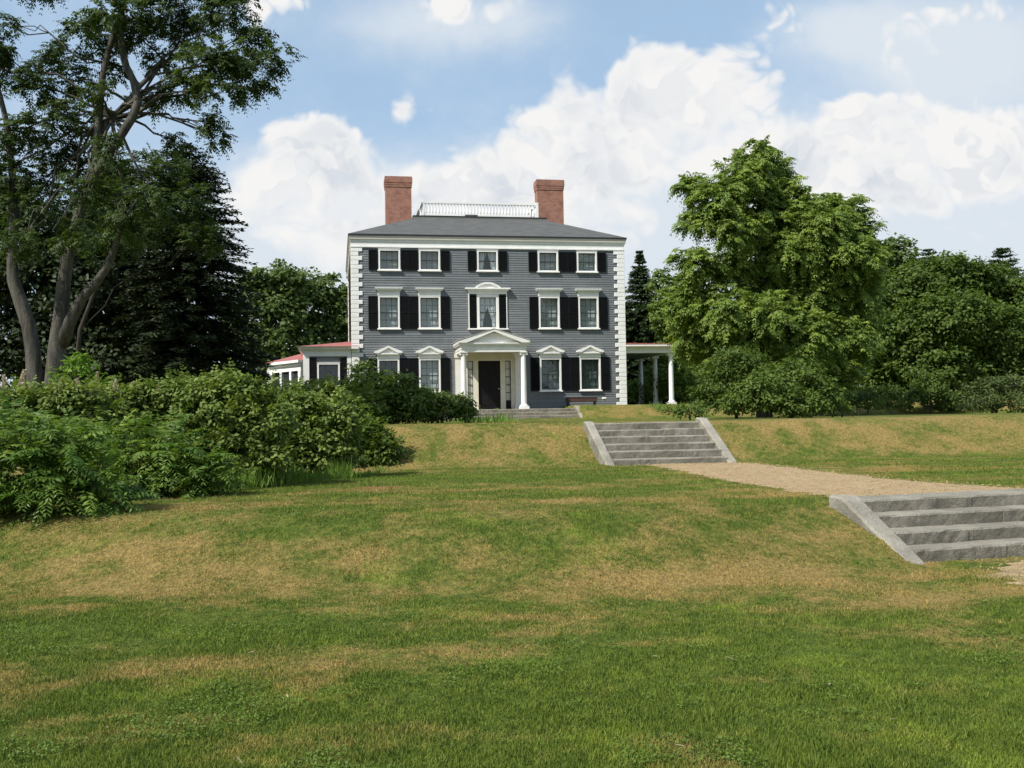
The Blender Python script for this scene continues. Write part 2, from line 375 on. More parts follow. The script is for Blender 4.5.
PATH_L = [(3.05, 23.75), (3.5, 20), (3.95, 16.5), (4.38, 13.63)]
PATH_R = [(5.35, 24.3), (5.9, 20.5), (6.45, 17.2), (7.40, 14.56)]
def dryness(x, y):
    """0 green .. 1 straw"""
    q = (x-H0[0])*V[0]+(y-H0[1])*V[1]
    foot = 10.15+0.02*np.clip(x, -7, 5)**2+0.55*sstep(1.2, 4.0, x)
    n = fbm(x*0.5, y*0.9, 4); n2 = fbm(x*2.1+5, y*2.6, 4); n3 = fbm(x*0.16-4, y*0.3+2, 3)
    bump = lambda c, w, t: np.exp(-((t-c)/w)**2)
    d = 0.34+0.9*(n-0.5)+1.1*(n2-0.5)+0.7*(n3-0.5)
    d = d+0.34*bump(0.45, 0.75, y-foot)+0.10*bump(1.9, 0.9, y-foot)+0.34*bump(3.6, 0.45, y-foot+0.8*(n-0.5))
    d = d+0.50*bump(7.35, 0.38, y-0.13*(x+3)+1.2*(n-0.5))*sstep(6.5, 1, np.abs(x+1.0))
    d = d+0.14*sstep(-1.5, -4.5, x)*bump(11.6, 1.5, y)
    d = d-0.30*sstep(9.4, 6.0, y)*sstep(-6, 3, x)-0.20*sstep(9.8, 8.4, y)  # less straw, so greener and darker, towards the foreground
    d = d+0.36*bump(-25.5, 1.2, q)+0.12*bump(-27.0, 1.0, q)+0.35*bump(-4.3, 1.6, q)
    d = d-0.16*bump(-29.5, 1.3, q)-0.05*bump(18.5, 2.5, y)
    d = d-0.6*np.exp(-((x-5.7)/0.8)**2-((y-11.75)/0.35)**2)
    return np.clip(d, 0, 1)

def lawn_nodes(t, dry, vec, blades=False):
    n1 = t.noise(vec, 1.1, 5, 0.6); n2 = t.noise(vec, 7.0, 5, 0.65); n3 = t.noise(vec, 45.0, 3, 0.7)
    dd = t.math('ADD', dry, t.math('MULTIPLY', t.math('SUBTRACT', n2, 0.5), 1.15))
    dd = t.math('ADD', dd, t.math('MULTIPLY', t.math('SUBTRACT', n1, 0.5), 0.35))
    dd = t.math('ADD', dd, t.math('MULTIPLY', t.math('SUBTRACT', t.noise(vec, 21.0, 4, 0.7), 0.5), 0.7))
    green = t.mix(t.step(n2, 0.35, 0.65), (0.073, 0.109, 0.018), (0.114, 0.152, 0.025))
    green = t.mix(t.step(n1, 0.54, 0.66, 0, 0.75), green, (0.145, 0.195, 0.028))
    straw = t.mix(t.step(n3, 0.3, 0.7), (0.345, 0.250, 0.094), (0.220, 0.155, 0.056))
    col = t.mix(t.step(dd, 0.12, 1.02), green, straw)
    return col, n2, n3
def mat_lawn():
    m, t, b = principled('mown_lawn')
    geo = t.new('ShaderNodeNewGeometry'); pos = geo.outputs['Position']
    a = t.new('ShaderNodeAttribute', attribute_name='dry'); bare = t.new('ShaderNodeAttribute', attribute_name='bare')
    col, n2, n3 = lawn_nodes(t, a.outputs['Fac'], pos)
    tuft = t.noise(t.scalevec(pos, (1, 0.6, 1)), 22.0, 5, 0.75)
    col = t.mix(1.0, col, t.mix(t.step(tuft, 0.3, 0.7), (0.55, 0.57, 0.52), (1.32, 1.30, 1.22)), 'MULTIPLY')
    col = t.mix(t.step(t.math('ADD', bare.outputs['Fac'], t.math('MULTIPLY', t.math('SUBTRACT', n2, 0.5), 0.8)), 0.45, 0.7), col, (0.26, 0.125, 0.07))
    t.l.new(col, b.inputs['Base Color']); b.inputs['Roughness'].default_value = 0.95; b.inputs['Specular IOR Level'].default_value = 0.1
    bn = t.new('ShaderNodeBump'); t.put(bn.inputs['Height'], t.math('ADD', tuft, t.math('MULTIPLY', n3, 0.6))); bn.inputs['Strength'].default_value = 0.9; bn.inputs['Distance'].default_value = 0.06
    t.l.new(bn.outputs[0], b.inputs['Normal']); return m
M['lawn'] = mat_lawn()
def mat_blades():
    m = bpy.data.materials.new('grass_blades'); m.use_nodes = True; t = NT(m.node_tree); b = t.n['Principled BSDF']; out = t.n['Material Output']
    geo = t.new('ShaderNodeNewGeometry'); a = t.new('ShaderNodeAttribute', attribute_name='dry'); k = t.new('ShaderNodeAttribute', attribute_name='tint')
    col, _, _ = lawn_nodes(t, a.outputs['Fac'], geo.outputs['Position'])
    col = t.mix(1.0, col, t.mix(k.outputs['Fac'], (0.95, 0.97, 0.9), (1.75, 1.7, 1.5)), 'MULTIPLY')
    t.l.new(col, b.inputs['Base Color']); b.inputs['Roughness'].default_value = 0.6; b.inputs['Specular IOR Level'].default_value = 0.15
    tr = t.new('ShaderNodeBsdfTranslucent'); mx = t.new('ShaderNodeMixShader'); mx.inputs[0].default_value = 0.3
    t.l.new(col, tr.inputs[0]); t.l.new(b.outputs[0], mx.inputs[1]); t.l.new(tr.outputs[0], mx.inputs[2]); t.l.new(mx.outputs[0], out.inputs[0]); return m
M['blades'] = mat_blades()
def mat_gravel():
    m, t, b = principled('tan_gravel')
    geo = t.new('ShaderNodeNewGeometry'); pos = geo.outputs['Position']
    n1 = t.noise(pos, 1.3, 5, 0.6); n2 = t.noise(pos, 38, 4, 0.75); n3 = t.noise(pos, 6, 4, 0.7)
    col = t.mix(t.step(n2, 0.32, 0.68), (0.22, 0.148, 0.070), (0.45, 0.335, 0.185))
    col = t.mix(t.step(n1, 0.40, 0.60, 0, 0.6), col, (0.30, 0.20, 0.10))
    col = t.mix(t.step(n3, 0.47, 0.66, 0, 0.75), col, (0.17, 0.122, 0.058))
    t.l.new(col, b.inputs['Base Color']); b.inputs['Roughness'].default_value = 0.95
    bn = t.new('ShaderNodeBump'); t.put(bn.inputs['Height'], n2); bn.inputs['Strength'].default_value = 0.8; bn.inputs['Distance'].default_value = 0.02
    t.l.new(bn.outputs[0], b.inputs['Normal']); return m
M['gravel'] = mat_gravel()

def axis(segs):
    out = []
    for a, b, st in segs: out += list(np.arange(a, b-1e-6, st))
    return np.array(out+[segs[-1][1]])
def build_ground():
    xs = axis([(-1500, -200, 100), (-200, -40, 16), (-40, -14, 1.5), (-14, -8, 0.5), (-8, 9.5, 0.11), (9.5, 14, 0.4), (14, 40, 1.5), (40, 200, 16), (200, 1500, 100)])
    ys = axis([(-300, -20, 40), (-20, 2, 2), (2, 3.5, 0.3), (3.5, 16, 0.11), (16, 29.5, 0.14), (29.5, 44, 0.8), (44, 53, 0.2), (53, 70, 1.5), (70, 200, 10), (200, 3000, 200)])
    X, Y = np.meshgrid(xs, ys); Z = ground(X.ravel(), Y.ravel())
    nx, ny = len(xs), len(ys)
    verts = np.stack([X.ravel(), Y.ravel(), Z], 1)
    i, j = np.meshgrid(np.arange(nx-1), np.arange(ny-1)); k = (j*nx+i).ravel()
    quads = np.stack([k, k+1, k+1+nx, k+nx], 1).astype(np.int32)
    me = bpy.data.meshes.new('lawn'); me.vertices.add(len(verts)); me.vertices.foreach_set('co', verts.astype(np.float32).ravel())
    me.loops.add(quads.size); me.loops.foreach_set('vertex_index', quads.ravel())
    me.polygons.add(len(quads)); me.polygons.foreach_set('loop_start', np.arange(0, quads.size, 4, dtype=np.int32))
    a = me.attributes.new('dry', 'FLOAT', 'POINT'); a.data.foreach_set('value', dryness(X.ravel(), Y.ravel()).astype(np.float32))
    bx, by = bare_c
    br = np.exp(-(((X.ravel()-bx)/0.55)**2+((Y.ravel()-by)/0.45)**2))
    a = me.attributes.new('bare', 'FLOAT', 'POINT'); a.data.foreach_set('value', br.astype(np.float32))
    me.update(calc_edges=True); me.polygons.foreach_set('use_smooth', [True]*len(quads)); me.materials.append(M['lawn'])
    o = bpy.data.objects.new('lawn', me); COL.objects.link(o); kind(o, 'structure')
def on_ground(px, py):
    d = ray(px, py); t_ = 3.0
    for _ in range(4000):
        p = d*t_
        if p[2] <= gz(p[0], p[1]): return p
        t_ += 0.03
    return d*t_
bare_c = on_ground(378, 488)[:2]
build_ground()

def build_path(name, L, R, n=60, m=14, lift=0.022):
    L = np.array(L, float); R = np.array(R, float)
    def res(P, n):
        s = np.r_[0, np.cumsum(np.linalg.norm(np.diff(P, axis=0), axis=1))]; q = np.linspace(0, s[-1], n)
        return np.stack([np.interp(q, s, P[:, k]) for k in (0, 1)], 1)
    A, B = res(L, n), res(R, n); vs_ = []; fs = []
    for i in range(n):
        ea = 0.34*(fbm(np.array([i*0.75]), np.array([1.7]), 3)[0]-0.5)*2; eb = 0.34*(fbm(np.array([i*0.71]), np.array([7.7]), 3)[0]-0.5)*2
        d = (B[i]-A[i]); ln = np.linalg.norm(d); d /= ln
        a = A[i]+d*ea; b = B[i]+d*eb
        for k in range(m+1):
            p = a+(b-a)*k/m; vs_.append((p[0], p[1], gz(p[0], p[1])+((lift-0.004)*min(1, i/4, (n-1-i)/4)+0.004 if 0 < k < m else 0.002)))
    for i in range(n-1):
        for k in range(m):
            q = i*(m+1)+k; fs.append((q, q+1, q+m+2, q+m+1))
    o = link(name, vs_, fs, M['gravel'], smooth=True); return kind(o, 'structure')
build_path('gravel_path', PATH_L[::-1], PATH_R[::-1])
build_path('gravel_path', [(5.25, 9.9), (5.05, 10.8), (5.5, 11.5), (6.1, 12.1)], [(12.5, 9.0), (12.0, 10.5), (11.5, 11.8), (11.0, 13.2)], 24, 24)

def in_path(x, y):
    L = np.array(PATH_L); R = np.array(PATH_R)
    xl = np.interp(y, L[::-1, 1], L[::-1, 0]); xr = np.interp(y, R[::-1, 1], R[::-1, 0])
    return (y > 13.2) & (y < 24.4) & (x > xl+0.08) & (x < xr-0.08)

# ------------------------------------------------------------------ grass blades in front of the camera
def build_blades():
    n = 950000; y0, y1 = 3.9, 27.0
    c = RNG.random(n); y = 1/(1/y0+c*(1/y1-1/y0))
    y = np.where(RNG.random(n) < 0.25, y0+(y1-y0)*RNG.random(n)**1.3, y)
    hw = 0.56*y+1.2; x = (RNG.random(n)*2-1)*hw
    keep = ~in_path(x, y) | (RNG.random(n) < 0.05)
    for f in FLIGHTS.values():
        a = (x-f['o'][0])*f['u'][0]+(y-f['o'][1])*f['u'][1]; b = (x-f['o'][0])*f['v'][0]+(y-f['o'][1])*f['v'][1]
        keep &= ~((np.abs(a) < f['w']/2+0.20) & (b > -0.05) & (b < (f['n']-1)*f['d']+f['top']))
    gap = (x > 5.3) & (y < 12.6) & (y > 10.0) & (x < 12); keep &= ~(gap & (RNG.random(n) < 0.86))
    x, y = x[keep], y[keep]; n = len(x); z = ground(x, y)-0.004
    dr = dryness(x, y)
    L = (0.012+0.030*RNG.random(n)**1.4)*(1-0.30*dr)*(1+0.012*y)*(0.35+0.75*vnoise(x*1.7, y*1.7)+0.65*vnoise(x*6.1, y*6.1)**2); wd = (0.0024+0.0018*RNG.random(n))*(1+0.07*y)
    az = RNG.random(n)*2*np.pi; lean = RNG.random(n)*0.9
    la = RNG.random(n)*2*np.pi
    P = np.stack([x, y, z], 1); Wd = np.stack([np.cos(az), np.sin(az), np.zeros(n)], 1)*wd[:, None]
    T = P+np.stack([np.cos(la)*lean*L, np.sin(la)*lean*L, L*np.sqrt(1-0.5*np.minimum(lean, 1)**2)], 1)
    vs_ = np.stack([P-Wd, P+Wd, T], 1).reshape(-1, 3)
    tint = np.repeat(np.clip(RNG.normal(0.45, 0.25, n), 0, 1), 3)
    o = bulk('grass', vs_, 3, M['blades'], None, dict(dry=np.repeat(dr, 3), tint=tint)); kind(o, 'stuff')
build_blades()

def build_pebbles():
    n = 9000; y = 9.6+RNG.random(n)**1.3*14.6
    L = np.array(PATH_L); Rr = np.array(PATH_R)
    xl = np.interp(y, L[::-1, 1], L[::-1, 0]); xr = np.interp(y, Rr[::-1, 1], Rr[::-1, 0]); x = xl-0.1+(xr-xl+0.2)*RNG.random(n)
    lowp = y < 12.0; x = np.where(lowp, 5.3+4*RNG.random(n), x); k = lowp | (y > 13.5); x, y = x[k], y[k]; n = len(x)
    c = np.stack([x, y, ground(x, y)+0.026], 1); s = (0.006+0.016*RNG.random(n)**3)[:, None, None]
    o = np.array([[1, 0, 0], [0, 1, 0], [-1, 0, 0], [0, -1, 0], [0, 0, .7], [0, 0, -.7]], float); tri = [(0, 1, 4), (1, 2, 4), (2, 3, 4), (3, 0, 4)]
    pts = o[None]*s*(0.7+0.6*RNG.random((n, 6, 1)))+c[:, None]
    ob = bulk('loose_gravel', np.concatenate([pts[:, list(f)] for f in tri], 1).reshape(-1, 3), 3, M['gravel']); kind(ob, 'stuff')
build_pebbles()

# ------------------------------------------------------------------ stone steps
def build_flight(key, label, cheeks, seed):
    f = FLIGHTS[key]; rs = random.Random(seed)
    root = empty('stone_steps', (f['o'][0], f['o'][1], f['zb']), f['yaw'])
    tag(root, label, 'steps', 'flights of granite steps up to the house')
    w = f['w']/2; n, r, d = f['n'], f['r'], f['d']
    for k in range(n):
        b0 = k*d; dep = f['top'] if k == n-1 else d+0.14
        mb = MB(); j = rs.uniform(-0.35, 0.35)*w
        cuts = [-w-0.02, j-0.004, j+0.004, w+0.02] if rs.random() < 0.7 else [-w-0.02, w+0.02]
        for a0, a1 in (zip(cuts[0::2], cuts[1::2])):
            dz = rs.uniform(-0.006, 0.006); db = rs.uniform(-0.012, 0.012)
            nn = 10; vs_ = []; fs = []
            for i in range(nn+1):
                a = a0+(a1-a0)*i/nn; e = lambda s: rs.uniform(-s, s)
                vs_ += [(a, b0+db+e(.009), k*r-(0.05 if k == 0 else 0.002)), (a, b0+db+e(.006)-0.006, (k+1)*r+dz-0.028), (a, b0+db+0.012+e(.005), (k+1)*r+dz-0.004+e(.003)),
                        (a, b0+dep, (k+1)*r+dz+e(.003)), (a, b0+dep, k*r-(0.05 if k == 0 else 0.002))]
            for i in range(nn):
                for q in range(5):
                    p = i*5+q; p2 = i*5+(q+1) % 5; fs.append((p, p+5, p2+5, p2))
            fs += [(0, 1, 2, 3, 4), tuple(nn*5+q for q in (4, 3, 2, 1, 0))]
            mb.add(vs_, fs)
        mb.obj('step', M['granite'], root)
    run = (n-1)*d
    for side, (wd, ext, lift, toplen) in cheeks.items():
        s = -1 if side == 'L' else 1
        a0, a1 = (-w-wd, -w) if s < 0 else (w, w+wd)
        zt = n*r+lift
        poly = [(-ext, -0.25), (-ext-0.02, 0.015), (-ext+0.05, 0.06), (run-0.02, zt), (run+toplen, zt+0.01), (run+toplen, -0.25)]
        mb = MB(); N = 14
        # cross-sections along the slope so that the arrises can be uneven
        def top(b):
            return np.interp(b, [-ext-0.02, -ext+0.05, run-0.02, run+toplen], [0.015, 0.06, zt, zt+0.01])
        vs_ = []; fs = []; bs = np.r_[-ext-0.02, np.linspace(-ext+0.05, run-0.02, N), run+toplen*0.5, run+toplen]
        for b in bs:
            t_ = top(b); e = lambda s_: rs.uniform(-s_, s_)
            vs_ += [(a0, b, t_-0.75 if b > 0 else -0.25), (a0+e(.006), b, t_-0.03), (a0+0.03, b, t_+e(.005)), (a1-0.03, b, t_+e(.005)), (a1+e(.004), b, t_-0.03), (a1, b, t_-0.75 if b > 0 else -0.25)]
        m_ = len(bs)
        for i in range(m_-1):
            for q in range(6):
                p = i*6+q; p2 = i*6+(q+1) % 6; fs.append((p, p2, p2+6, p+6))
        fs += [(5, 4, 3, 2, 1, 0), tuple((m_-1)*6+q for q in range(6))]
        mb.add(vs_, fs).obj('cheek_stone', M['cheek'], root)
    return root
build_flight('lower', 'nearest flight of four broad granite steps, cut off by the right edge', {'L': (0.28, 0.14, 0.05, 0.25), 'R': (0.28, 0.14, 0.05, 0.25)}, 3)
build_flight('upper', 'middle flight of six granite steps between two sloping pale stone cheeks', {'L': (0.23, 0.12, 0.04, 0.22), 'R': (0.24, 0.12, 0.09, 0.26)}, 8)
build_flight('porch', 'farthest low flight of wide grey stone steps below the front door', {'R': (0.33, 0.25, 0.10, 0.2)}, 12)
def build_landing():
    f = FLIGHTS['porch']; root = [o for o in bpy.data.objects if o.name.startswith('stone_steps') and abs(o['label'].find('farthest')) == 0][0]
    b0 = (f['n']-1)*f['d']+f['top']+0.006; zt = f['n']*f['r']
    mb = MB(); mb.box(-f['w']/2, f['w']/2, b0, 4.52, zt-0.3, zt)
    mb.obj('landing', M['granite'], root)
build_landing()

# ------------------------------------------------------------------ the mansion (x along the front, y into the house, z up from its ground line)
HOUSE = empty('mansion', tuple(H0), TH)
tag(HOUSE, 'three-storey grey clapboard mansion with white quoins, black shutters and two brick chimneys', 'house')
TL, TR, DEP = -6.90, 7.45, 12.5
ZTOP = 8.32
TC = (TL+TR)/2

W3 = [(-5.55, -4.44), (-3.48, -2.38), (-0.45, 0.65), (2.78, 3.88), (4.89, 5.99)]; Z3 = (7.05, 8.20)
W2 = [(-5.59, -4.50), (-3.52, -2.40), (2.79, 3.91), (4.93, 6.03)]; Z2 = (4.04, 5.79); W2C = (-0.50, 0.66)
W1 = [(-5.66, -4.55), (-3.55, -2.44), (2.79, 3.94), (4.94, 6.08)]; Z1 = (0.76, 2.55)
holes = [(a+.06, b-.06, Z3[0]+.08, Z3[1]-.06) for a, b in W3]+[(a+.06, b-.06, Z2[0]+.08, Z2[1]-.06) for a, b in W2+[W2C]]+[(a+.06, b-.06, Z1[0]+.08, Z1[1]-.06) for a, b in W1]
holes.append((-1.72, 1.84, -1.0, 3.0))

def clapboards(mb, t0, t1, z0, z1, holes, put, h=0.122):
    """put(t, off, z) maps wall coordinates to house coordinates; off = how far proud"""
    def run(a, b, za, zb):
        if b-a < 0.01: return
        mb.add([put(a, .024, za), put(b, .024, za), put(b, .004, zb), put(a, .004, zb), put(a, .0, za), put(b, .0, za)], [(0, 1, 2, 3), (4, 5, 1, 0)])
    z = z0
    while z < z1-1e-6:
        zb = min(z+h, z1)
        # split the course where a window starts or ends inside it
        cuts = sorted({z, zb} | {q for hh in holes for q in hh[2:4] if z < q < zb})
        for za, zc in zip(cuts[:-1], cuts[1:]):
            act = sorted((hh[0], hh[1]) for hh in holes if hh[2] < (za+zc)/2 < hh[3])
            a = t0
            f0 = .024-(.020)*(za-z)/h; f1 = .024-.020*(zc-z)/h
            for (ha, hb) in act+[(t1, t1)]:
                if ha-a > 0.01:
                    mb.add([put(a, f0, za), put(ha, f0, za), put(ha, f1, zc), put(a, f1, zc)], [(0, 1, 2, 3)])
                    if za == z: mb.add([put(a, 0, za), put(ha, 0, za), put(ha, f0, za), put(a, f0, za)], [(0, 1, 2, 3)])
                a = max(a, hb)
        z = zb
def build_walls():
    mb = MB()
    clapboards(mb, TL, TR, -0.25, ZTOP+.1, holes, lambda t, o, z: (t, -o, z))
    clapboards(mb, 0, DEP, -0.25, ZTOP+.1, [], lambda t, o, z: (TL-o, DEP-t, z))
    clapboards(mb, 0, DEP, -0.25, ZTOP+.1, [], lambda t, o, z: (TR+o, t, z))
    clapboards(mb, -TR, -TL, -0.25, ZTOP+.1, [], lambda t, o, z: (-t, DEP+o, z))
    mb.obj('clapboard_wall', M['siding'], HOUSE)
build_walls()
def build_quoins():
    for side in (-1, 1):
        for front in (True, False):
            mb = MB(); k = 0; z = -0.05
            while z < 8.26:
                zt = min(z+0.222, 8.285); L = 0.53 if k % 2 == 0 else 0.34; pr = 0.055
                Ls = 0.34 if k % 2 == 0 else 0.53
                xc = TL if side < 0 else TR; yc = 0.0 if front else DEP; sy = 1 if front else -1
                g = 0.006
                # one L-shaped block wrapped round the corner
                xo = xc+side*pr; xi = xc-side*L; yo = yc-sy*pr; yi = yc+sy*Ls
                x_, X_ = sorted((xo, xi)); mb.box(x_, X_, *sorted((yo, yc+sy*0.03)), z+g, zt-g)
                x_, X_ = sorted((xo, xc-side*0.03)); mb.box(x_, X_, *sorted((yc+sy*0.031, yi)), z+g, zt-g)
                z += 0.225; k += 1
            bevel(mb.obj('quoin', M['white'], HOUSE), 0.012, 1)
build_quoins()

def loopbox(mb, o, z0, z1, th=0.5):
    """four mitred boards round the house, standing o proud of the walls"""
    a, b, c, d = TL-o, TR+o, -o, DEP+o
    P = [(a, c), (b, c), (b, d), (a, d)]; Q = [(a+th, c+th), (b-th, c+th), (b-th, d-th), (a+th, d-th)]
    vs_ = [(x, y, z0) for x, y in P]+[(x, y, z1) for x, y in P]+[(x, y, z0) for x, y in Q]+[(x, y, z1) for x, y in Q]
    fs = []
    for i in range(4):
        j = (i+1) % 4; fs += [(i, j, j+4, i+4), (j+8, i+8, i+12, j+12), (i+4, j+4, j+12, i+12), (j, i, i+8, j+8)]
    mb.add(vs_, fs)
def build_cornice():
    root = None
    mb = MB(); loopbox(mb, .075, 8.275, 8.345); loopbox(mb, .045, 8.345, 8.56); loopbox(mb, .08, 8.56, 8.63); loopbox(mb, .10, 8.63, 8.68)
    c = mb.obj('cornice', M['white'], HOUSE)
    mb = MB(); loopbox(mb, .135, 8.68, 8.80); loopbox(mb, .155, 8.80, 8.865); mb.obj('fascia', M['tan'], c)  # upper cornice boards in tan, darker than the white ones below
    mb = MB(); loopbox(mb, .18, 8.865, 8.945); mb.obj('gutter', M['iron'], c)
build_cornice()
def build_roof():
    o = 0.17; z0 = 8.95; ins = 3.62; zd = 10.60
    a, b, c, d = TL-o, TR+o, -o, DEP+o
    A, B, C, D = TL+ins, TR-ins+.05, ins, DEP-ins
    mb = MB()
    mb.add([(a, c, z0), (b, c, z0), (b, d, z0), (a, d, z0), (A, C, zd), (B, C, zd), (B, D, zd), (A, D, zd)],
           [(0, 1, 5, 4), (1, 2, 6, 5), (2, 3, 7, 6), (3, 0, 4, 7), (4, 5, 6, 7), (3, 2, 1, 0)])
    r = mb.obj('roof', M['roof'], HOUSE)
    mb = MB(); mb.box(A-.16, B+.16, C-.16, D+.16, zd-0.10, zd+.02); mb.obj('deck_trim', M['tan'], r)
    mb = MB(); mb.box(A-.20, B+.20, C-.20, D+.20, zd+.022, zd+.085); mb.obj('deck_edge', M['iron'], r)
    mb = MB(); mb.box(-.55, .15, C+.02, C+.5, zd+.09, zd+.22); mb.obj('roof_hatch', M['roof'], r)
    # balustrade
    zb = zd+.17; x0, x1 = A+.36, B-.30; yb = C+.25; y2 = D-.25
    mb = MB()
    for (p, q) in (((x0, yb), (x1, yb)), ((x0, y2), (x1, y2))):
        mb.box(p[0], q[0], p[1]-.05, p[1]+.05, zb, zb+.10); mb.box(p[0]-.03, q[0]+.03, p[1]-.06, p[1]+.06, zb+.68, zb+.77)
        n = 36
        for k in range(n+1):
            x = p[0]+(q[0]-p[0])*k/n
            mb.lathe(x, p[1], [(.032, zb+.10), (.058, zb+.2), (.054, zb+.27), (.030, zb+.42), (.027, zb+.56), (.04, zb+.68)], 6)
    for x in (x0, x1):
        mb.box(x-.05, x+.05, yb, y2, zb, zb+.10); mb.box(x-.06, x+.06, yb+.06, y2-.06, zb+.682, zb+.768)
        for k in range(1, 22):
            y = yb+(y2-yb)*k/22; mb.lathe(x, y, [(.032, zb+.10), (.058, zb+.2), (.054, zb+.27), (.030, zb+.42), (.027, zb+.56), (.04, zb+.68)], 6)
        for y in (yb, y2): mb.box(x-.075, x+.075, y-.075, y+.075, zd+.09, zb+.84)
    mb.obj('balustrade', M['white'], r)
    mb = MB(); mb.tube([(x0-.22, yb-.1, zd), (x0-.03, yb-.1, zb+.72)], [.02, .02], 6); mb.obj('iron_brace', M['iron'], r); mb = MB(); mb.tube([(x1-.35, yb-.15, zd), (x1-.35, yb-.15, zb+.45)], [.02, .015], 6)
    mb.obj('iron_brace', M['iron'], r)
    # chimneys
    for (xa, xb, ztop, ya, yb_) in ((-4.88, -3.36, 13.33, 5.5, 6.6), (3.94, 5.56, 13.36, 5.5, 6.35)):
        mb = MB(); mb.box(xa+.03, xb-.03, ya+.03, yb_-.03, 8.9, ztop-.60); mb.box(xa+.002, xb-.002, ya+.002, yb_-.002, ztop-.60, ztop-.48)
        mb.box(xa-.012, xb+.012, ya-.012, yb_+.012, ztop-.48, ztop-.36); mb.box(xa-.03, xb+.03, ya-.03, yb_+.03, ztop-.36, ztop-.08); mb.box(xa-.02, xb+.02, ya-.02, yb_+.02, ztop-.08, ztop)
        ch = mb.obj('chimney', M['brick'], r)
        mb = MB(); mb.box(xa+.16, xb-.16, ya+.16, yb_-.16, ztop-.02, ztop+.012); mb.obj('flue', M['iron'], ch)
build_roof()

def build_window(parent, t0, t1, z0, z1, rows, hood, back, curtain=False, y=0.0, sill=True, cols=3, fw=0.085):
    """casing is the part itself; sash, pane, blind, sill and hood hang under it"""
    mb = MB(); pr = .06
    mb.box(t0, t0+fw, y-pr, y+.16, z0+.07, z1); mb.box(t1-fw, t1, y-pr, y+.16, z0+.07, z1); mb.box(t0+fw, t1-fw, y-pr, y+.16, z1-fw, z1); mb.box(t0+fw, t1-fw, y-pr+.02, y+.16, z0+.07, z0+.12)
    w = mb.obj('window', M['white'], parent)
    if sill:
        mb = MB(); mb.box(t0-.06, t1+.06, y-.13, y+.02, z0, z0+.068); bevel(mb.obj('sill', M['white'], w), .008, 1)
    a, b, c, d = t0+fw, t1-fw, z0+.12, z1-fw; zm = (c+d)/2; ys = y+.035
    mb = MB()
    for (ca, da, yo) in ((c, zm+.02, .05), (zm-.02, d, 0.0)):
        s = .038; yy = ys+yo
        mb.box(a, a+s, yy, yy+.035, ca, da); mb.box(b-s, b, yy, yy+.035, ca, da); mb.box(a+s, b-s, yy, yy+.035, ca, ca+s); mb.box(a+s, b-s, yy, yy+.035, da-s, da)
        for k in range(1, cols):
            x = a+s+(b-a-2*s)*k/cols; mb.box(x-.011, x+.011, yy+.004, yy+.03, ca+s, da-s)
        for k in range(1, rows):
            z = ca+s+(da-ca-2*s)*k/rows
            for q in range(cols):
                xa = a+s+(b-a-2*s)*q/cols+.012; xb = a+s+(b-a-2*s)*(q+1)/cols-.012
                mb.box(xa, xb, yy+.004, yy+.03, z-.011, z+.011)
    mb.obj('sash', M['sash'], w)
    mb = MB(); mb.add([(a, ys+.06, c), (b, ys+.06, c), (b, ys+.06, zm), (a, ys+.06, zm)], [(0, 1, 2, 3)]); mb.add([(a, ys+.015, zm), (b, ys+.015, zm), (b, ys+.015, d), (a, ys+.015, d)], [(0, 1, 2, 3)])
    mb.obj('pane', M['glass'], w)
    yb = y+(.22 if not curtain else .5)
    mb = MB(); mb.add([(a-.1, yb, c-.1), (b+.1, yb, c-.1), (b+.1, yb, d+.1), (a-.1, yb, d+.1), (a-.1, y+.15, c-.1), (b+.1, y+.15, c-.1), (b+.1, y+.15, d+.1), (a-.1, y+.15, d+.1)],
                      [(0, 1, 2, 3), (0, 4, 5, 1), (1, 5, 6, 2), (2, 6, 7, 3), (3, 7, 4, 0)])
    mb.obj('blind' if back == 'blind' else 'room', M[back], w)
    if curtain:
        for sgn in (-1, 1):
            vs_ = []; fs = []; nz, nx = 16, 14
            for i in range(nz+1):
                fz = i/nz; z = c-.03+(d-c+.05)*fz
                edge = a if sgn < 0 else b; mid = (a+b)/2
                reach = 0.46+0.53*sstep(0.15, 0.75, np.array(fz)) if rows > 1 else 0.45+0.5*fz
                for k in range(nx+1):
                    x = edge+(mid-edge)*float(reach)*k/nx
                    vs_.append((x, y+.17+.022*math.sin(k*1.7+i*0.12), z))
            for i in range(nz):
                for k in range(nx): q = i*(nx+1)+k; fs.append((q, q+1, q+nx+2, q+nx+1))
            link('curtain', vs_, fs, M['curtain'], w, True)
    tc = (t0+t1)/2
    mb = MB()
    if hood == 'flat':
        mb.box(t0-.02, t1+.02, y-.075, y, z1+.004, z1+.24); mb.box(t0-.07, t1+.07, y-.12, y, z1+.24, z1+.29); mb.box(t0-.13, t1+.13, y-.19, y, z1+.29, z1+.36); mb.box(t0-.16, t1+.16, y-.22, y, z1+.36, z1+.40)
    elif hood == 'ped':
        mb.box(t0-.02, t1+.02, y-.075, y, z1+.004, z1+.22); mb.box(t0-.12, t1+.12, y-.18, y, z1+.22, z1+.29)
        zb, e, hh = z1+.292, .17, .36
        mb.prism([(t0-e+.1, zb), (t1+e-.1, zb), (tc, zb+hh-.1)], y-.10, y)
        for s in (-1, 1):
            x0 = tc+s*((t1-t0)/2+e); q = [(x0, zb), (x0-s*.02, zb+.075), (tc, zb+hh), (tc, zb+hh-.09), (x0-s*.26, zb)]
            if s > 0: q = q[::-1]
            mb.prism(q, y-.21, y)
    elif hood == 'none':
        mb.box(t0-.02, t1+.02, y-.075, y+.002, z1+.003, z1+.03)
    mb.obj('hood', M['white'], w)
    return w
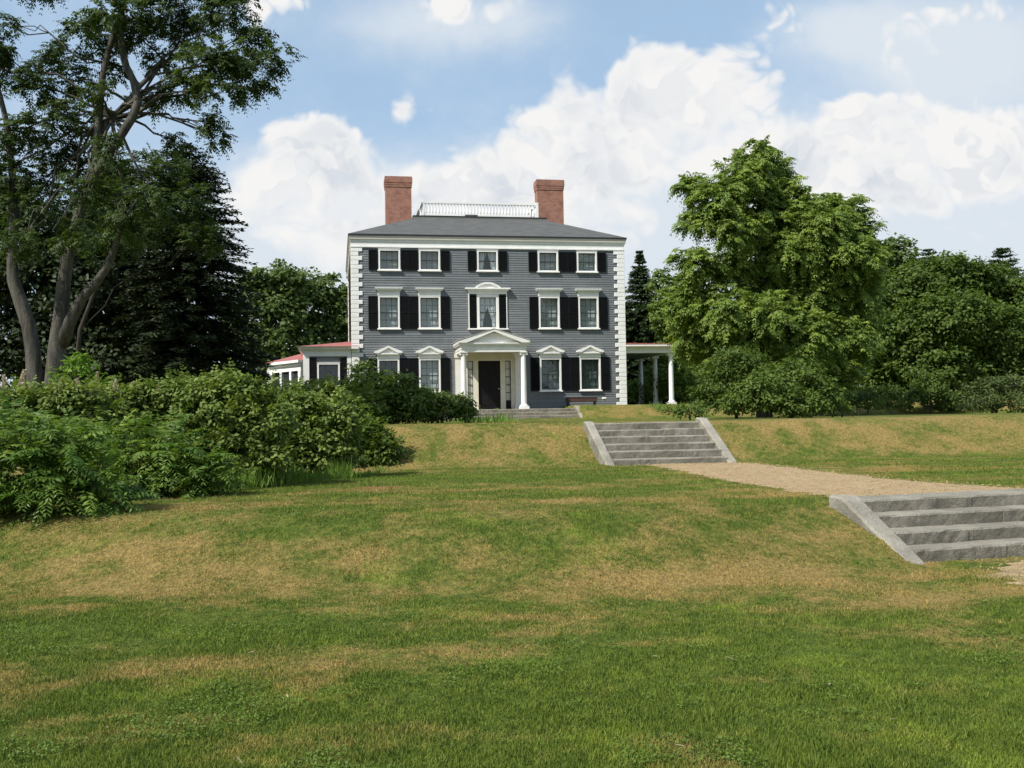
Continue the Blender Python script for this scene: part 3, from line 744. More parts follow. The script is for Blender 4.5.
for a, b in W3: build_window(HOUSE, a, b, *Z3, 1, 'none', 'gloom' if a == -0.45 else 'blind', a == -0.45)
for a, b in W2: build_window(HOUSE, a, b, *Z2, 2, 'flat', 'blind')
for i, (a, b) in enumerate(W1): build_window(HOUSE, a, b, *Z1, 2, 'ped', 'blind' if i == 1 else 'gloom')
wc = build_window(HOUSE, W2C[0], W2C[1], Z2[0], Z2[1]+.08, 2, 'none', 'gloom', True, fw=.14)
def build_centre_hood():
    x0, x1 = -0.94, 1.10; z = 5.87; mb = MB()
    mb.box(x0, x1, -.085, 0, z+.035, z+.19); mb.box(x0-.08, x1+.08, -.16, 0, z+.19, z+.27); mb.box(x0-.16, x1+.16, -.24, 0, z+.27, z+.345)
    c = (x0+x1)/2; n = 18; zb = z+.347
    arc = [(c-.70+1.40*i/n, zb+.29*math.sin(math.pi*i/n)**0.8) for i in range(n+1)]
    mb.prism([(p[0], p[1]) for p in arc], -.12, -.0)
    inner = [(c-.58+1.16*i/n, zb+.002+.20*math.sin(math.pi*i/n)**0.8) for i in range(n+1)]
    for i in range(n):
        mb.prism([inner[i], inner[i+1], arc[i+1], arc[i]], -.19, -.121)
    for s in (x0, x1-.045):
        mb.box(s, s+.045, -.07, 0, 4.05, z+.034)
    mb.box(x0-.05, W2C[0]-.065, -.13, .0, 4.04, 4.105); mb.box(W2C[1]+.065, x1+.05, -.13, .0, 4.04, 4.105)
    mb.obj('arched_hood', M['white'], wc)
build_centre_hood()

def shutter(x0, x1, z0, z1, y=-.075, parent=None):
    parent = parent or HOUSE
    mb = MB(); s = .055
    mb.box(x0, x0+s, y, y+.04, z0, z1); mb.box(x1-s, x1, y, y+.04, z0, z1)
    zs = [z0, (z0+z1)/2-.04, z1-.07] if z1-z0 > 1.3 else [z0, z1-.06]
    for z in zs: mb.box(x0+s, x1-s, y, y+.04, z, z+.07)
    z = z0+.09
    while z < z1-.09:
        if not any(q-.045 < z < q+.07 for q in zs[1:]):
            mb.add([(x0+s, y+.004, z), (x1-s, y+.004, z), (x1-s, y+.034, z+.045), (x0+s, y+.034, z+.045)], [(0, 1, 2, 3)])
        z += .05
    mb.box(x0+s, x1-s, y+.036, y+.04, z0, z1)
    return mb.obj('shutter', M['black'], parent)
sw = .47
for a, b in W3:
    w_ = .46 if a != -0.45 else .45
    shutter(a-.04-w_, a-.04, Z3[0]+.06, Z3[1]-.06); shutter(b+.04, b+.04+w_, Z3[0]+.06, Z3[1]-.06)
for a, b in W2: shutter(a-.03-sw, a-.03, Z2[0]+.04, Z2[1]-.02); shutter(b+.03, b+.03+sw, Z2[0]+.04, Z2[1]-.02)
for a, b in W1: shutter(a-.03-sw, a-.03, Z1[0]+.05, Z1[1]+.03); shutter(b+.03, b+.03+sw, Z1[0]+.05, Z1[1]+.03)
shutter(-.885, -.52, 4.12, 5.84); shutter(.68, 1.045, 4.12, 5.84)

# ---- entrance
def column(parent, x, y, z0, z1, r, mat_, name='column', square=False):
    mb = MB(); h = z1-z0
    if square:
        mb.box(x-r, x+r, y-.06, y+.02, z0+.24, z1-.16); mb.box(x-r-.06, x+r+.06, y-.10, y+.02, z0, z0+.24); mb.box(x-r-.05, x+r+.05, y-.10, y+.02, z1-.16, z1)
        return mb.obj(name, mat_, parent)
    mb.box(x-r*1.55, x+r*1.55, y-r*1.55, y+r*1.55, z0, z0+r*.95)
    zb = z0+r*.95
    prof = [(r*1.5, zb+.001), (r*1.55, zb+r*.2), (r*1.42, zb+r*.42), (r*1.15, zb+r*.5), (r*1.2, zb+r*.66), (r*1.02, zb+r*.8)]
    zc = z1-r*1.15
    for k in range(9):
        t = k/8; prof.append((r*(1.0-.16*t**1.7), zb+r*.85+(zc-zb-r*.85)*t))
    prof += [(r*.98, zc+r*.05), (r*.88, zc+r*.2), (r*1.05, zc+r*.75)]
    mb.lathe(x, y, prof, 20)
    # volutes and abacus
    for sx_ in (-1, 1):
        cx = x+sx_*r*1.08; cz = zc+r*.42; n = 12
        vs_ = [(cx+r*.36*math.cos(2*math.pi*k/n), y-r*1.0, cz+r*.36*math.sin(2*math.pi*k/n)) for k in range(n)]+[(cx+r*.36*math.cos(2*math.pi*k/n), y+r*1.0, cz+r*.36*math.sin(2*math.pi*k/n)) for k in range(n)]
        mb.add(vs_, [tuple(range(n)), tuple(range(2*n-1, n-1, -1))]+[(k, k+n, (k+1) % n+n, (k+1) % n) for k in range(n)])
    mb.box(x-r*1.2, x+r*1.2, y-r*1.05, y+r*1.05, zc+r*.62, z1-r*.22); mb.box(x-r*1.3, x+r*1.3, y-r*1.25, y+r*1.25, z1-r*.22, z1)
    return mb.obj(name, mat_, parent)
def build_portico():
    p = None
    x0, x1, yf = -1.62, 1.68, -2.17; ztop, zb = 3.06, 2.74; fl = -0.14
    mb = MB()                                                     # entablature on three sides
    def three(o, z0, z1, th=.34):
        mb.box(x0-o, x1+o, yf-o, yf+th, z0, z1); mb.box(x0-o, x0+th, yf+th, 0, z0, z1); mb.box(x1-th, x1+o, yf+th, 0, z0, z1)
    three(0, zb, zb+.13); three(.025, zb+.13, zb+.145); three(.015, zb+.145, zb+.30); three(.06, zb+.30, zb+.34); three(.11, zb+.34, zb+.40); three(.14, zb+.40, zb+.45)
    p = mb.obj('portico', M['white'], HOUSE)
    mb = MB(); mb.box(x0+.3, x1-.3, yf+.3, -.06, zb+.06, zb+.1); mb.obj('portico_ceiling', M['cream'], p)
    zr = zb+.452; c = (x0+x1)/2; rise = .68
    mb = MB(); mb.prism([(x0+.05, zr), (x1-.05, zr), (c, zr+rise-.16)], yf+.02, 0.0); mb.obj('pediment', M['white'], p)
    mb = MB()
    for s in (-1, 1):
        xe = c+s*((x1-x0)/2+.16); q = [(xe, zr), (xe-s*.03, zr+.10), (c, zr+rise), (c, zr+rise-.12), (xe-s*.42, zr)]
        mb.prism(q if s < 0 else q[::-1], yf-.2, 0.0)
    mb.obj('raking_cornice', M['white'], p)
    mb = MB()
    for s in (-1, 1):
        xe = c+s*((x1-x0)/2+.18); q = [(xe, zr+.105), (xe, zr+.13), (c, zr+rise+.034), (c, zr+rise+.006)]
        mb.prism(q if s < 0 else q[::-1], yf-.22, 0.0)
    mb.obj('portico_roof', M['tan'], p)
    for x in (-1.49, 1.55): column(p, x, -2.0, fl, zb, .145, M['white'])
    for x in (-1.52, 1.62): column(p, x, -.03, fl, zb, .15, M['white'], 'pilaster', True)
    # panelled back wall round the door
    mb = MB(); mb.box(-1.72, -1.03, .02, .1, fl, 3.0); mb.box(1.25, 1.84, .02, .1, fl, 3.0); mb.box(-1.03, 1.25, .02, .1, 2.42, 3.0)
    mb.box(-1.09, -1.03, -.02, .02, fl, 2.42); mb.box(1.25, 1.31, -.02, .02, fl, 2.42); mb.box(-1.09, 1.31, -.03, .02, 2.422, 2.52)
    for x in (-.74, .69): mb.box(x, x+.26, -.05, .12, fl, 2.42)
    mb.obj('door_surround', M['cream'], p)
    mb = MB(); mb.box(-.48, .69, .055, .1, fl+.03, 2.42)
    for (a, b) in ((-.38, .06), (.15, .59)):
        for (z0, z1) in ((.1, .75), (.85, 1.55), (1.65, 2.28)):
            mb.box(a, b, .04, .055, z0, z0+.04); mb.box(a, b, .04, .055, z1-.04, z1); mb.box(a, a+.04, .04, .055, z0+.04, z1-.04); mb.box(b-.04, b, .04, .055, z0+.04, z1-.04)
    d = mb.obj('front_door', M['door'], HOUSE)
    mb = MB(); mb.lathe(.6, .02, [(.03, .92), (.038, .95), (.03, .98)], 10); mb.obj('door_handle', M['tan'], d)
    mb = MB(); mb.box(-.5, .70, -.1, .1, fl-.02, fl+.03); mb.obj('threshold', M['iron'], d)
    for (a, b) in ((-1.03, -.74), (.95, 1.25)):
        mb = MB(); mb.box(a, a+.03, .04, .08, fl, 2.42); mb.box(b-.03, b, .04, .08, fl, 2.42)
        for k in range(6): z = .34+k*(2.06/5); mb.box(a+.03, b-.03, .042, .078, z-.015, z+.015)
        s = mb.obj('sidelight', M['sash'], HOUSE)
        mb = MB(); mb.box(a+.03, b-.03, .05, .08, fl, .325); mb.obj('kick_panel', M['door'], s)
        mb = MB(); mb.add([(a, .06, .33), (b, .06, .33), (b, .06, 2.42), (a, .06, 2.42)], [(0, 1, 2, 3)]); mb.obj('pane', M['glass'], s)
        mb = MB(); mb.add([(a, .085, .2), (b, .085, .2), (b, .085, 2.5), (a, .085, 2.5)], [(0, 1, 2, 3)]); mb.obj('blind', M['cream'], s)
build_portico()

# ---- side porch on the right
def build_side_porch():
    x0, x1, y0, y1 = TR+.08, 10.28, .12, 6.0; zc, zt = 2.80, 3.22
    mb = MB()
    for o, z0, z1 in ((0, zc, zc+.14), (.02, zc+.14, zc+.28), (.12, zc+.28, zc+.34), (.27, zc+.34, zc+.42)):
        mb.box(x0, x1+o, y0-o, y0+.3, z0, z1); mb.box(x1-.3, x1+o, y0+.3, y1, z0, z1)
    p = mb.obj('side_porch', M['white'], HOUSE)
    mb = MB(); mb.box(x0, x1-.3, y0+.3, y1, zc+.01, zc+.06); mb.obj('porch_ceiling', M['gloom'], p)  # dim interior colour stands in for the shade under the porch
    mb = MB(); mb.prism([(x0, zt+.02), (x1+.2, zt+.02), (x1+.2, zt+.05), (x0, zt+.10)], y0-.2, y1); mb.obj('porch_roof', M['redroof'], p)
    for k in range(3): column(p, x1-.18, y0+.18+2.72*k, 0.0, zc, .135, M['white'])
    mb = MB(); mb.box(x0, x1+.15, y0-.05, y1, -.3, .005); mb.obj('porch_floor', M['granite'], p)
    mb = MB(); mb.tube([(x0+.75, 5.9, 0), (x0+.75, 5.9, zc)], [.05, .05], 8); mb.obj('iron_post', M['iron'], p)
build_side_porch()

# ---- low wing on the left, and the bay behind it
def build_wing():
    x0, x1, y0, y1 = -9.36, TL-.07, .02, 5.6
    zc, zt = 2.70, 3.18
    mb = MB(); mb.box(x0+.02, x1, y0+.40, y1, -.2, zc+.1)
    mb.box(x0+.02, -8.62, y0+.05, y0+.398, -.2, zc+.1); mb.box(-7.63, x1, y0+.05, y0+.398, -.2, zc+.1); mb.box(-8.618, -7.632, y0+.05, y0+.398, 2.30, zc+.1); mb.box(-8.618, -7.632, y0+.05, y0+.398, -.2, .84); w = mb.obj('wing', M['siding'], HOUSE)
    mb = MB()
    for o, z0, z1 in ((0.03, zc, zc+.16), (.015, zc+.16, zc+.30), (.10, zc+.30, zc+.36), (.20, zc+.36, zc+.44), (.27, zc+.44, zt)):
        mb.box(x0-o, x1+(.0 if o < .1 else -.0), y0-o, y1, z0, z1)
    mb.box(x1, x1+.36, y0-.33, y0-.07, zc+.36, zt-.002)
    mb.obj('wing_cornice', M['white'], w)
    mb = MB(); e = .31
    mb.add([(x0-e, y0-e, zt+.004), (x1+.36, y0-e, zt+.004), (x1+.02, y1, zt+.004), (x0-e, y1, zt+.004), (x1+.0, y0+1.7, zt+.40), (x1+.0, y1, zt+.40), (x1+.36, y0-e+.25, zt+.06), (x1, y0-e+.25, zt+.06)],
           [(0, 1, 6, 7, 4), (0, 4, 5, 3), (1, 0, 3, 2)])
    mb.obj('wing_roof', M['redroof'], w)
    mb = MB(); mb.box(x0-.02, x0+.28, y0-.05, y0+.25, -.2, zc-.002); mb.box(x1-.22, x1-.02, y0-.05, y0+.2, -.2, zc-.002); mb.obj('corner_board', M['white'], w)
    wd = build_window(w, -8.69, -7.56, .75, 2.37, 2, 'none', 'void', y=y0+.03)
    shutter(-9.06, -8.72, .8, 2.62, y0-.04, w); shutter(-7.53, -7.20, .8, 2.62, y0-.04, w)
    # angled bay behind: its wall runs back to the left
    P = [np.array([-9.6, 2.9]), np.array([-11.35, 5.9]), np.array([-11.35, 9.5]), np.array([-9.3, 9.5])]
    def wall(mb, a, b, off, th, z0, z1, ext=0.0):
        d = (b-a)/np.linalg.norm(b-a); n = np.array([d[1], -d[0]]); n = -n if n[1] > 0 else n
        a2, b2 = a-d*ext, b+d*ext
        q = [a2+n*off, b2+n*off, b2+n*(off-th), a2+n*(off-th)]
        mb.add([(p[0], p[1], z0) for p in q]+[(p[0], p[1], z1) for p in q], [(0, 3, 2, 1), (4, 5, 6, 7), (0, 1, 5, 4), (1, 2, 6, 5), (2, 3, 7, 6), (3, 0, 4, 7)])
    b = MB(); h = 2.42; wall(b, P[0], P[1], 0, .2, -.2, .7); wall(b, P[0], P[1], .001, .2, h-.28, h); wall(b, P[1], P[2], 0, .2, -.2, h); wall(b, P[2], P[3], 0, .2, -.2, h)
    L = np.linalg.norm(P[1]-P[0]); d = (P[1]-P[0])/L
    for f0, f1 in ((0, .08), (.30, .36), (.62, .68), (.93, 1.0)): wall(b, P[0]+d*L*f0, P[0]+d*L*f1, .02, .22, .7, h-.28)
    bay = b.obj('bay', M['white'], w)
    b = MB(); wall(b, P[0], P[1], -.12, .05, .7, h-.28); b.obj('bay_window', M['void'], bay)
    b = MB(); wall(b, P[0], P[1], .10, .3, h+.002, h+.14, .05); wall(b, P[0], P[1], .22, .4, h+.14, h+.28, .12); b.obj('bay_cornice', M['white'], bay)
    c = np.array([-9.3, 7.0]); z = h+.285; e = 1.10
    Q = [np.array([-9.35, 2.65]), np.array([-11.62, 5.75]), np.array([-11.62, 9.7]), np.array([-9.3, 9.7])]
    b = MB(); b.add([(q[0], q[1], z) for q in Q]+[(-9.3, 6.0, z+.62), (-9.3, 9.7, z+.62)], [(1, 0, 4), (2, 1, 4, 5), (3, 2, 5), (0, 1, 2, 3)])
    b.obj('bay_roof', M['redroof'], bay)
build_wing()

# ---- bench and post by the wall
def build_bench():
    o = empty('bench', tuple(H0+U*4.05+V*(-.85)), TH)
    tag(o, 'low backless red-brown bench standing against the grey front wall', 'bench')
    mb = MB()
    for k in range(3): mb.box(-.02, 1.62, .0+k*.14, .13+k*.14, .40, .435)
    mb.obj('seat', M['timber'], o)
    mb = MB(); mb.box(.0, 1.6, .012, .04, .22, .398); mb.box(.0, 1.6, .36, .39, .22, .398); mb.obj('apron', M['timber'], o)
    for x in (.05, 1.47):
        mb = MB(); mb.box(x, x+.08, .045, .355, -.05, .398); mb.obj('leg', M['iron'], o)
    o = empty('marker_post', tuple(H0+U*6.12+V*(-.5)), TH)
    tag(o, 'short grey post with a white cap near the right front corner of the house', 'post')
    mb = MB(); mb.box(-.06, .06, -.06, .06, -.05, .33); mb.obj('shaft', M['siding'], o)
    mb = MB(); mb.box(-.1, .1, -.1, .1, .33, .43); bevel(mb.obj('cap', M['white'], o), .02)
build_bench()

# ------------------------------------------------------------------ trees and shrubs
def unit(a): return a/np.maximum(np.linalg.norm(a, axis=-1, keepdims=True), 1e-9)
def rsph(n):
    return unit(RNG.normal(size=(n, 3)))
DOWN = np.array([0, 0, -1.0]); UP = -DOWN
def diamonds(P, D, N, L, W):
    D = unit(D); S = unit(np.cross(D, N)); N2 = np.cross(S, D)
    L = L[:, None]; W = W[:, None]
    mid = P+D*L*0.45
    return np.stack([P, mid+S*W*.5+N2*W*.12, P+D*L, mid-S*W*.5+N2*W*.12], 1).reshape(-1, 3)
def fronds(P, D, L, droop, pairs, ll, lw, tint, fold=0.35):
    """compound leaves: pairs of leaflets along a drooping stalk"""
    n = len(P); D = unit(D); out = []; tt = []
    S = unit(np.cross(D, np.tile(UP, (n, 1))+0.2*RNG.normal(size=(n, 3))))
    for j in range(pairs):
        t = (j+0.6)/pairs
        pt = P+D*(L*t)[:, None]+DOWN*(droop*L*t*t)[:, None]
        dd = unit(D+DOWN*(2*droop*t)[:, None])
        N = np.cross(S, dd)
        prof = (0.55+0.45*math.sin(math.pi*min(1, t*1.05+0.12)))
        for s in (-1, 1):
            ld = S*s*0.85+dd*0.55+DOWN*fold+0.18*RNG.normal(size=(n, 3))
            l = ll*prof*(0.85+0.3*RNG.random(n)); w = lw*prof*(0.85+0.3*RNG.random(n))
            out.append(diamonds(pt, ld, N+0.25*RNG.normal(size=(n, 3)), l, w)); tt.append(tint)
    return np.concatenate(out), np.repeat(np.concatenate(tt), 4)

def blob_world(b, Y, base):
    px, py, rx, ry = b[:4]; dY = b[4] if len(b) > 4 else 0.0
    c = at(px, py, Y+dY); k = (Y+dY)/1000.0
    return c-base, np.array([rx*k, max((rx+ry)*0.5*k, 0.3), ry*k])
def make_clumps(blobs, dens, csize, shell=(0.55, 1.02)):
    """clump centres over the outer part of every blob"""
    C = []; O = []; R = []
    for c, r in blobs:
        area = (r[0]*r[2]+r[0]*r[1]+r[1]*r[2])*4.2
        n = max(5, int(area*dens)); d = rsph(n); q = RNG.uniform(*shell, n)[:, None]
        C.append(c+d*r*q); O.append(unit(d/r)); R.append(np.full(n, csize)*RNG.uniform(0.6, 1.35, n))
    return np.concatenate(C), np.concatenate(O), np.concatenate(R)
def leafy(blobs, dens, csize, nleaf, L, W, droop=0.3, flat=0.6, upn=0.7, shell=(0.5, 1.02)):
    C, O, R = make_clumps(blobs, dens, csize, shell); n = len(C)
    i = np.repeat(np.arange(n), nleaf); m = len(i)
    off = rsph(m)*(RNG.random(m)**0.5)[:, None]*R[i][:, None]; off[:, 2] *= flat
    P = C[i]+off
    N = unit(O[i]*0.45+UP*upn+0.75*RNG.normal(size=(m, 3))*0.7+unit(off)*0.35)
    D = unit(np.cross(N, rsph(m)))+O[i]*0.35+DOWN*droop
    ct = RNG.normal(0.45, 0.20, n); tint = np.clip(ct[i]+RNG.normal(0, 0.16, m), 0, 1)
    l = L*RNG.uniform(0.65, 1.25, m); w = W*RNG.uniform(0.7, 1.2, m)
    return diamonds(P, D, N, l, w), np.repeat(tint, 4)
def frondy(blobs, dens, csize, nf, L, droop, pairs, ll, lw, shell=(0.35, 0.95), lift=0.25, fold=0.35):
    C, O, R = make_clumps(blobs, dens, csize, shell); n = len(C)
    i = np.repeat(np.arange(n), nf); m = len(i)
    P = C[i]+0.4*rsph(m)*R[i][:, None]
    az = rsph(m); D = O[i]*0.7+az*0.75; D[:, 2] = D[:, 2]*0.55+lift
    ct = RNG.normal(0.45, 0.22, n); tint = np.clip(ct[i]+RNG.normal(0, 0.22, m), 0, 1)
    return fronds(P, D, L*RNG.uniform(0.7, 1.25, m), droop*RNG.uniform(0.6, 1.4, m), pairs, ll, lw, tint, fold)

def curve_pts(a, b, n=7, sag=0.0, wob=0.0):
    a = np.array(a, float); b = np.array(b, float); L = np.linalg.norm(b-a); out = []
    for i in range(n):
        t = i/(n-1); p = a+(b-a)*t; p[2] += sag*L*math.sin(math.pi*t)
        if 0 < i < n-1: p = p+RNG.normal(size=3)*wob*L
        out.append(p)
    return out
def limbs(mb, trunk, trad, blobs, r0, frac=(0.25, 0.9), per=3):
    """a limb from the trunk to each blob and a few twigs inside it"""
    T = np.array(trunk)
    for c, r in blobs:
        zt = np.clip(c[2]-0.5*np.linalg.norm((c-T[0])[:2]), T[0][2]+frac[0]*(T[-1][2]-T[0][2]), T[-1][2])
        k = int(np.argmin(np.abs(T[:, 2]-zt))); a = T[k]; ra = min(trad[k]*0.6, r0)
        pts = curve_pts(a, c, 7, 0.06, 0.03); mb.tube(pts, list(np.linspace(ra, ra*0.28, 7)), 6, False)
        for _ in range(per):
            d = rsph(1)[0]*r*0.85; mb.tube(curve_pts(pts[4], c+d, 5, 0.05, 0.05), list(np.linspace(ra*0.35, 0.012, 5)), 4, False)
def shoots(B, L, W, Y):
    """stray leafy shoots that stand out of a shrub's outline"""
    P = []; D = []; LL = []; T = []
    for c, r in B:
        n = int(8+26*(r[0]*r[2])**0.5); d = rsph(n); d[:, 2] = np.abs(d[:, 2])
        P.append(c+d*r*RNG.uniform(0.7, 1.0, (n, 1))); D.append(d*[0.6, 0.6, 0.4]+UP*0.8+0.35*RNG.normal(size=(n, 3))); LL.append(RNG.uniform(0.18, 0.52, n)*(0.75+Y/80)); T.append(np.clip(RNG.normal(0.7, 0.2, n), 0, 1))
    return fronds(np.concatenate(P), np.concatenate(D), np.concatenate(LL), np.full(len(np.concatenate(LL)), 0.25), 5, L*1.15, W, np.concatenate(T), 0.3)
def tree(name, label, cat, base_px, Y, spec, blobs, leafm, barkm, trunk=None, group=None, trunk_r=0.25, twig=3, limb=True):
    X = at(base_px, 410, Y)[0]; base = np.array([X, Y, gz(X, Y)])
    root = empty(name, tuple(base)); tag(root, label, cat, group)
    B = [blob_world(b, Y, base) for b in blobs]
    top = max(c[2]+0.3*r[2] for c, r in B); cx = np.mean([c for c, r in B], axis=0)
    mb = MB()
    if trunk is None:
        n = 9; tp = np.array([cx[0]*0.7, cx[1]*0.7, top*0.9]); pts = [np.array([0, 0, -0.3])]+[tp*(i/n)+np.r_[RNG.normal(size=2)*0.012*top, 0] for i in range(1, n+1)]
        rad = list(trunk_r*np.linspace(1.25, 0.15, n+1)**0.9)
        mb.tube(pts, rad, 10)
        if limb: limbs(mb, pts, rad, B, trunk_r*0.4, per=twig)
    else:
        for (pp, rr) in trunk:
            pts = [at(px, py, Y+dy)-base for px, py, dy in pp]; mb.tube(pts, rr, 10)
        if limb: limbs(mb, pts, rr, B, trunk_r*0.35, per=twig)
    t = mb.obj('trunk' if cat == 'tree' else 'stems', barkm, root, True)
    kind_, kw = spec
    vv, tt = (leafy if kind_ == 'leaf' else frondy)(B, **kw)
    if cat == 'shrub' and kind_ == 'leaf' and kw.get('droop', 0) > 0:
        v2, t2 = shoots(B, kw['L'], kw['W'], Y); vv = np.concatenate([vv, v2]); tt = np.concatenate([tt, t2])
    bulk('crown' if cat == 'tree' else 'foliage', vv, 4, leafm, root, dict(tint=tt))
    return root, B
def conifer(name, label, base_px, Y, top_py, halfw, leafm, barkm, nlev=26, shape=1.0, group=None, needle=(0.34, 0.055), base_py=405, per=11, crown0=0.04, blunt=0.0):
    X = at(base_px, 410, Y)[0]; zb = gz(X, Y); base = np.array([X, Y, zb]); root = empty(name, tuple(base)); tag(root, label, 'tree', group)
    H = at(base_px, top_py, Y)[2]-zb; Rm = halfw*Y/1000.0; mb = MB()
    mb.tube([(0, 0, -0.3)]+[(RNG.normal()*0.02, RNG.normal()*0.02, H*t) for t in np.linspace(0.1, 0.99, 8)], list(np.linspace(0.022*H, 0.012, 9)), 8)
    Ps = []; Ds = []; Ns = []; T = []; Ls = []; Ws = []
    for k in range(nlev):
        t = crown0+(1-crown0)*((k+RNG.random()*0.7)/nlev); R = Rm*((1-t)**shape*(1-blunt)+blunt*math.sqrt(max(0, 1-t**2.6)))*min(1, 0.45+t*5)
        for b in range(per):
            az = RNG.random()*2*math.pi; r = max(R*RNG.uniform(0.6, 1.12), 0.15); sag = RNG.uniform(0.05, 0.22)
            d = np.array([math.cos(az), math.sin(az), 0]); n = max(4, int(r/0.11))
            tipup = 0.10+0.45*t
            f = np.linspace(0.12, 1, n); pts = np.stack([d[0]*r*f, d[1]*r*f, H*t+r*(tipup*f-(sag+0.1)*f*f*1.4)], 1)
            if b % 2 == 0 and r > 0.5: mb.tube([pts[0]*[.1,.1,1], pts[n//2], pts[-1]], [0.03, 0.018, 0.008], 4, False)
            m = 5; P = np.repeat(pts, m, 0)+RNG.normal(size=(n*m, 3))*[0.05, 0.05, 0.035]
            side = np.array([-d[1], d[0], 0]); ss = RNG.choice([-1, 1], n*m)[:, None]
            D = d*0.75+side*ss*RNG.uniform(0.2, 1.0, (n*m, 1))+RNG.normal(size=(n*m, 3))*0.25+DOWN*0.15
            Ps.append(P); Ds.append(D); Ns.append(np.tile(UP, (n*m, 1))+RNG.normal(size=(n*m, 3))*0.45)
            Ls.append(needle[0]*(0.3+0.7*(1-t))*RNG.uniform(0.6, 1.2, n*m)); Ws.append(needle[1]*RNG.uniform(0.7, 1.3, n*m))
            T.append(np.clip(RNG.normal(0.45, 0.17)+RNG.normal(0, 0.13, n*m), 0, 1))
    mb.obj('trunk', barkm, root, True)
    vv = diamonds(np.concatenate(Ps), np.concatenate(Ds), np.concatenate(Ns), np.concatenate(Ls), np.concatenate(Ws))
    bulk('crown', vv, 4, leafm, root, dict(tint=np.repeat(np.concatenate(T), 4)))
    return root

LM = {}
LM['locust'] = leafmat('locust_leaf', (0.034, 0.058, 0.016), (0.070, 0.108, 0.026))
LM['dark'] = leafmat('dark_leaf', (0.018, 0.030, 0.011), (0.042, 0.060, 0.019), 0.12)
LM['hemlock'] = leafmat('dark_needle', (0.019, 0.031, 0.014), (0.044, 0.060, 0.024), 0.08)
LM['mid'] = leafmat('mid_green_leaf', (0.046, 0.080, 0.018), (0.092, 0.138, 0.030))
LM['far'] = leafmat('far_green_leaf', (0.070, 0.112, 0.030), (0.125, 0.172, 0.046))
LM['walnut'] = leafmat('walnut_leaf', (0.110, 0.172, 0.030), (0.215, 0.285, 0.052), 0.34)
LM['maple'] = leafmat('maple_leaf', (0.056, 0.098, 0.018), (0.118, 0.170, 0.030))
LM['spruce'] = leafmat('spruce_needle', (0.034, 0.060, 0.024), (0.068, 0.100, 0.036), 0.1)
LM['light'] = leafmat('light_green_leaf', (0.080, 0.130, 0.022), (0.145, 0.205, 0.036), 0.35)
LM['shrub'] = leafmat('shrub_leaf', (0.086, 0.136, 0.024), (0.190, 0.245, 0.055), 0.32, 0.55, 0.2)
LM['bush'] = leafmat('bush_leaf', (0.062, 0.108, 0.018), (0.138, 0.188, 0.036), 0.32, 0.55, 0.2)
LM['sumac'] = leafmat('sumac_leaf', (0.058, 0.120, 0.018), (0.170, 0.250, 0.044), 0.38, 0.5, 0.25)
LM['grey'] = leafmat('greyish_leaf', (0.055, 0.070, 0.032), (0.095, 0.110, 0.055), 0.3)
LM['olive'] = leafmat('olive_leaf', (0.055, 0.080, 0.022), (0.105, 0.138, 0.036), 0.3)
LM['lime'] = leafmat('lime_leaf', (0.10, 0.19, 0.025), (0.19, 0.30, 0.045), 0.4)
LM['weed'] = leafmat('weed_blade', (0.095, 0.170, 0.028), (0.180, 0.275, 0.050), 0.35)
LM['plume'] = leafmat('brown_seed_head', (0.42, 0.34, 0.23), (0.62, 0.54, 0.40), 0.1)

leaf = lambda **k: ('leaf', k)
frond = lambda **k: ('frond', k)

# ---- right-hand side
walnut = [(784,192,17,18,0),(790,222,24,22,-.5),(782,250,26,20,-.8),(757,152,20,13,0),(770,172,20,21,1),(742,174,28,18,-1),(699,184,23,9,-1),(718,199,30,17,-2),(752,204,34,24,0),(703,221,22,13,-1.5),(738,228,26,16,-2),(778,224,28,24,1),(804,208,22,16,0),(828,206,18,13,1),(848,210,19,14,0),
          (822,230,34,21,-1),(860,234,20,16,0),(796,252,36,21,-1),(846,258,34,21,-1),(697,264,24,14,-2),(733,266,26,13,-1),(768,278,32,17,0),(690,298,24,23,-1),(724,308,32,28,-2),(766,318,36,30,-2),(812,290,38,30,0),(856,292,28,28,0),
          (696,334,26,25,0),(742,348,38,33,-1),(798,338,40,33,-1.5),(848,334,30,33,0),(822,374,36,35,0),(780,302,40,38,3),(820,252,40,32,3),(760,242,30,28,3)]
tree('walnut_tree', 'tall bright green tree with drooping compound leaves rising right of the house', 'tree', 764, 42, frond(dens=4.6, csize=0.42, nf=8, L=0.52, droop=0.55, pairs=6, ll=0.23, lw=0.09, fold=0.5, shell=(0.3, 1.0), lift=0.12), walnut, LM['walnut'], M['bark'], trunk_r=0.30, twig=3)
maple = [(948,276,44,22,0),(910,292,36,26,1),(986,290,34,28,1),(950,318,50,30,-2),(905,338,40,32,-1),(988,336,44,32,-1),(1035,315,40,50,1),(1040,370,40,40,0),(940,368,46,28,-2),(990,380,44,24,-1),(895,378,36,26,0)]
tree('maple_tree', 'broad dense round-crowned green tree nearest the right edge', 'tree', 950, 58, leaf(dens=3.4, csize=0.60, nleaf=60, L=0.25, W=0.16, droop=0.3, flat=0.7), maple, LM['maple'], M['bark'], trunk_r=0.4)
tree('tree', 'pale round-topped tree peeping up between the drooping tree and the broad round one', 'tree', 893, 84, leaf(dens=0.9, csize=0.8, nleaf=40, L=0.45, W=0.30), [(897,256,21,17),(880,280,26,24),(910,285,20,24),(880,330,36,40),(905,360,30,40)], LM['far'], M['bark'], trunk_r=0.35)
conifer('pine_tree', 'dark pine tip showing above the broad round crown at the right edge', 1008, 80, 246, 40, LM['spruce'], M['darkbark'], 34, 0.75, needle=(0.5, 0.12), per=20, blunt=0.4)
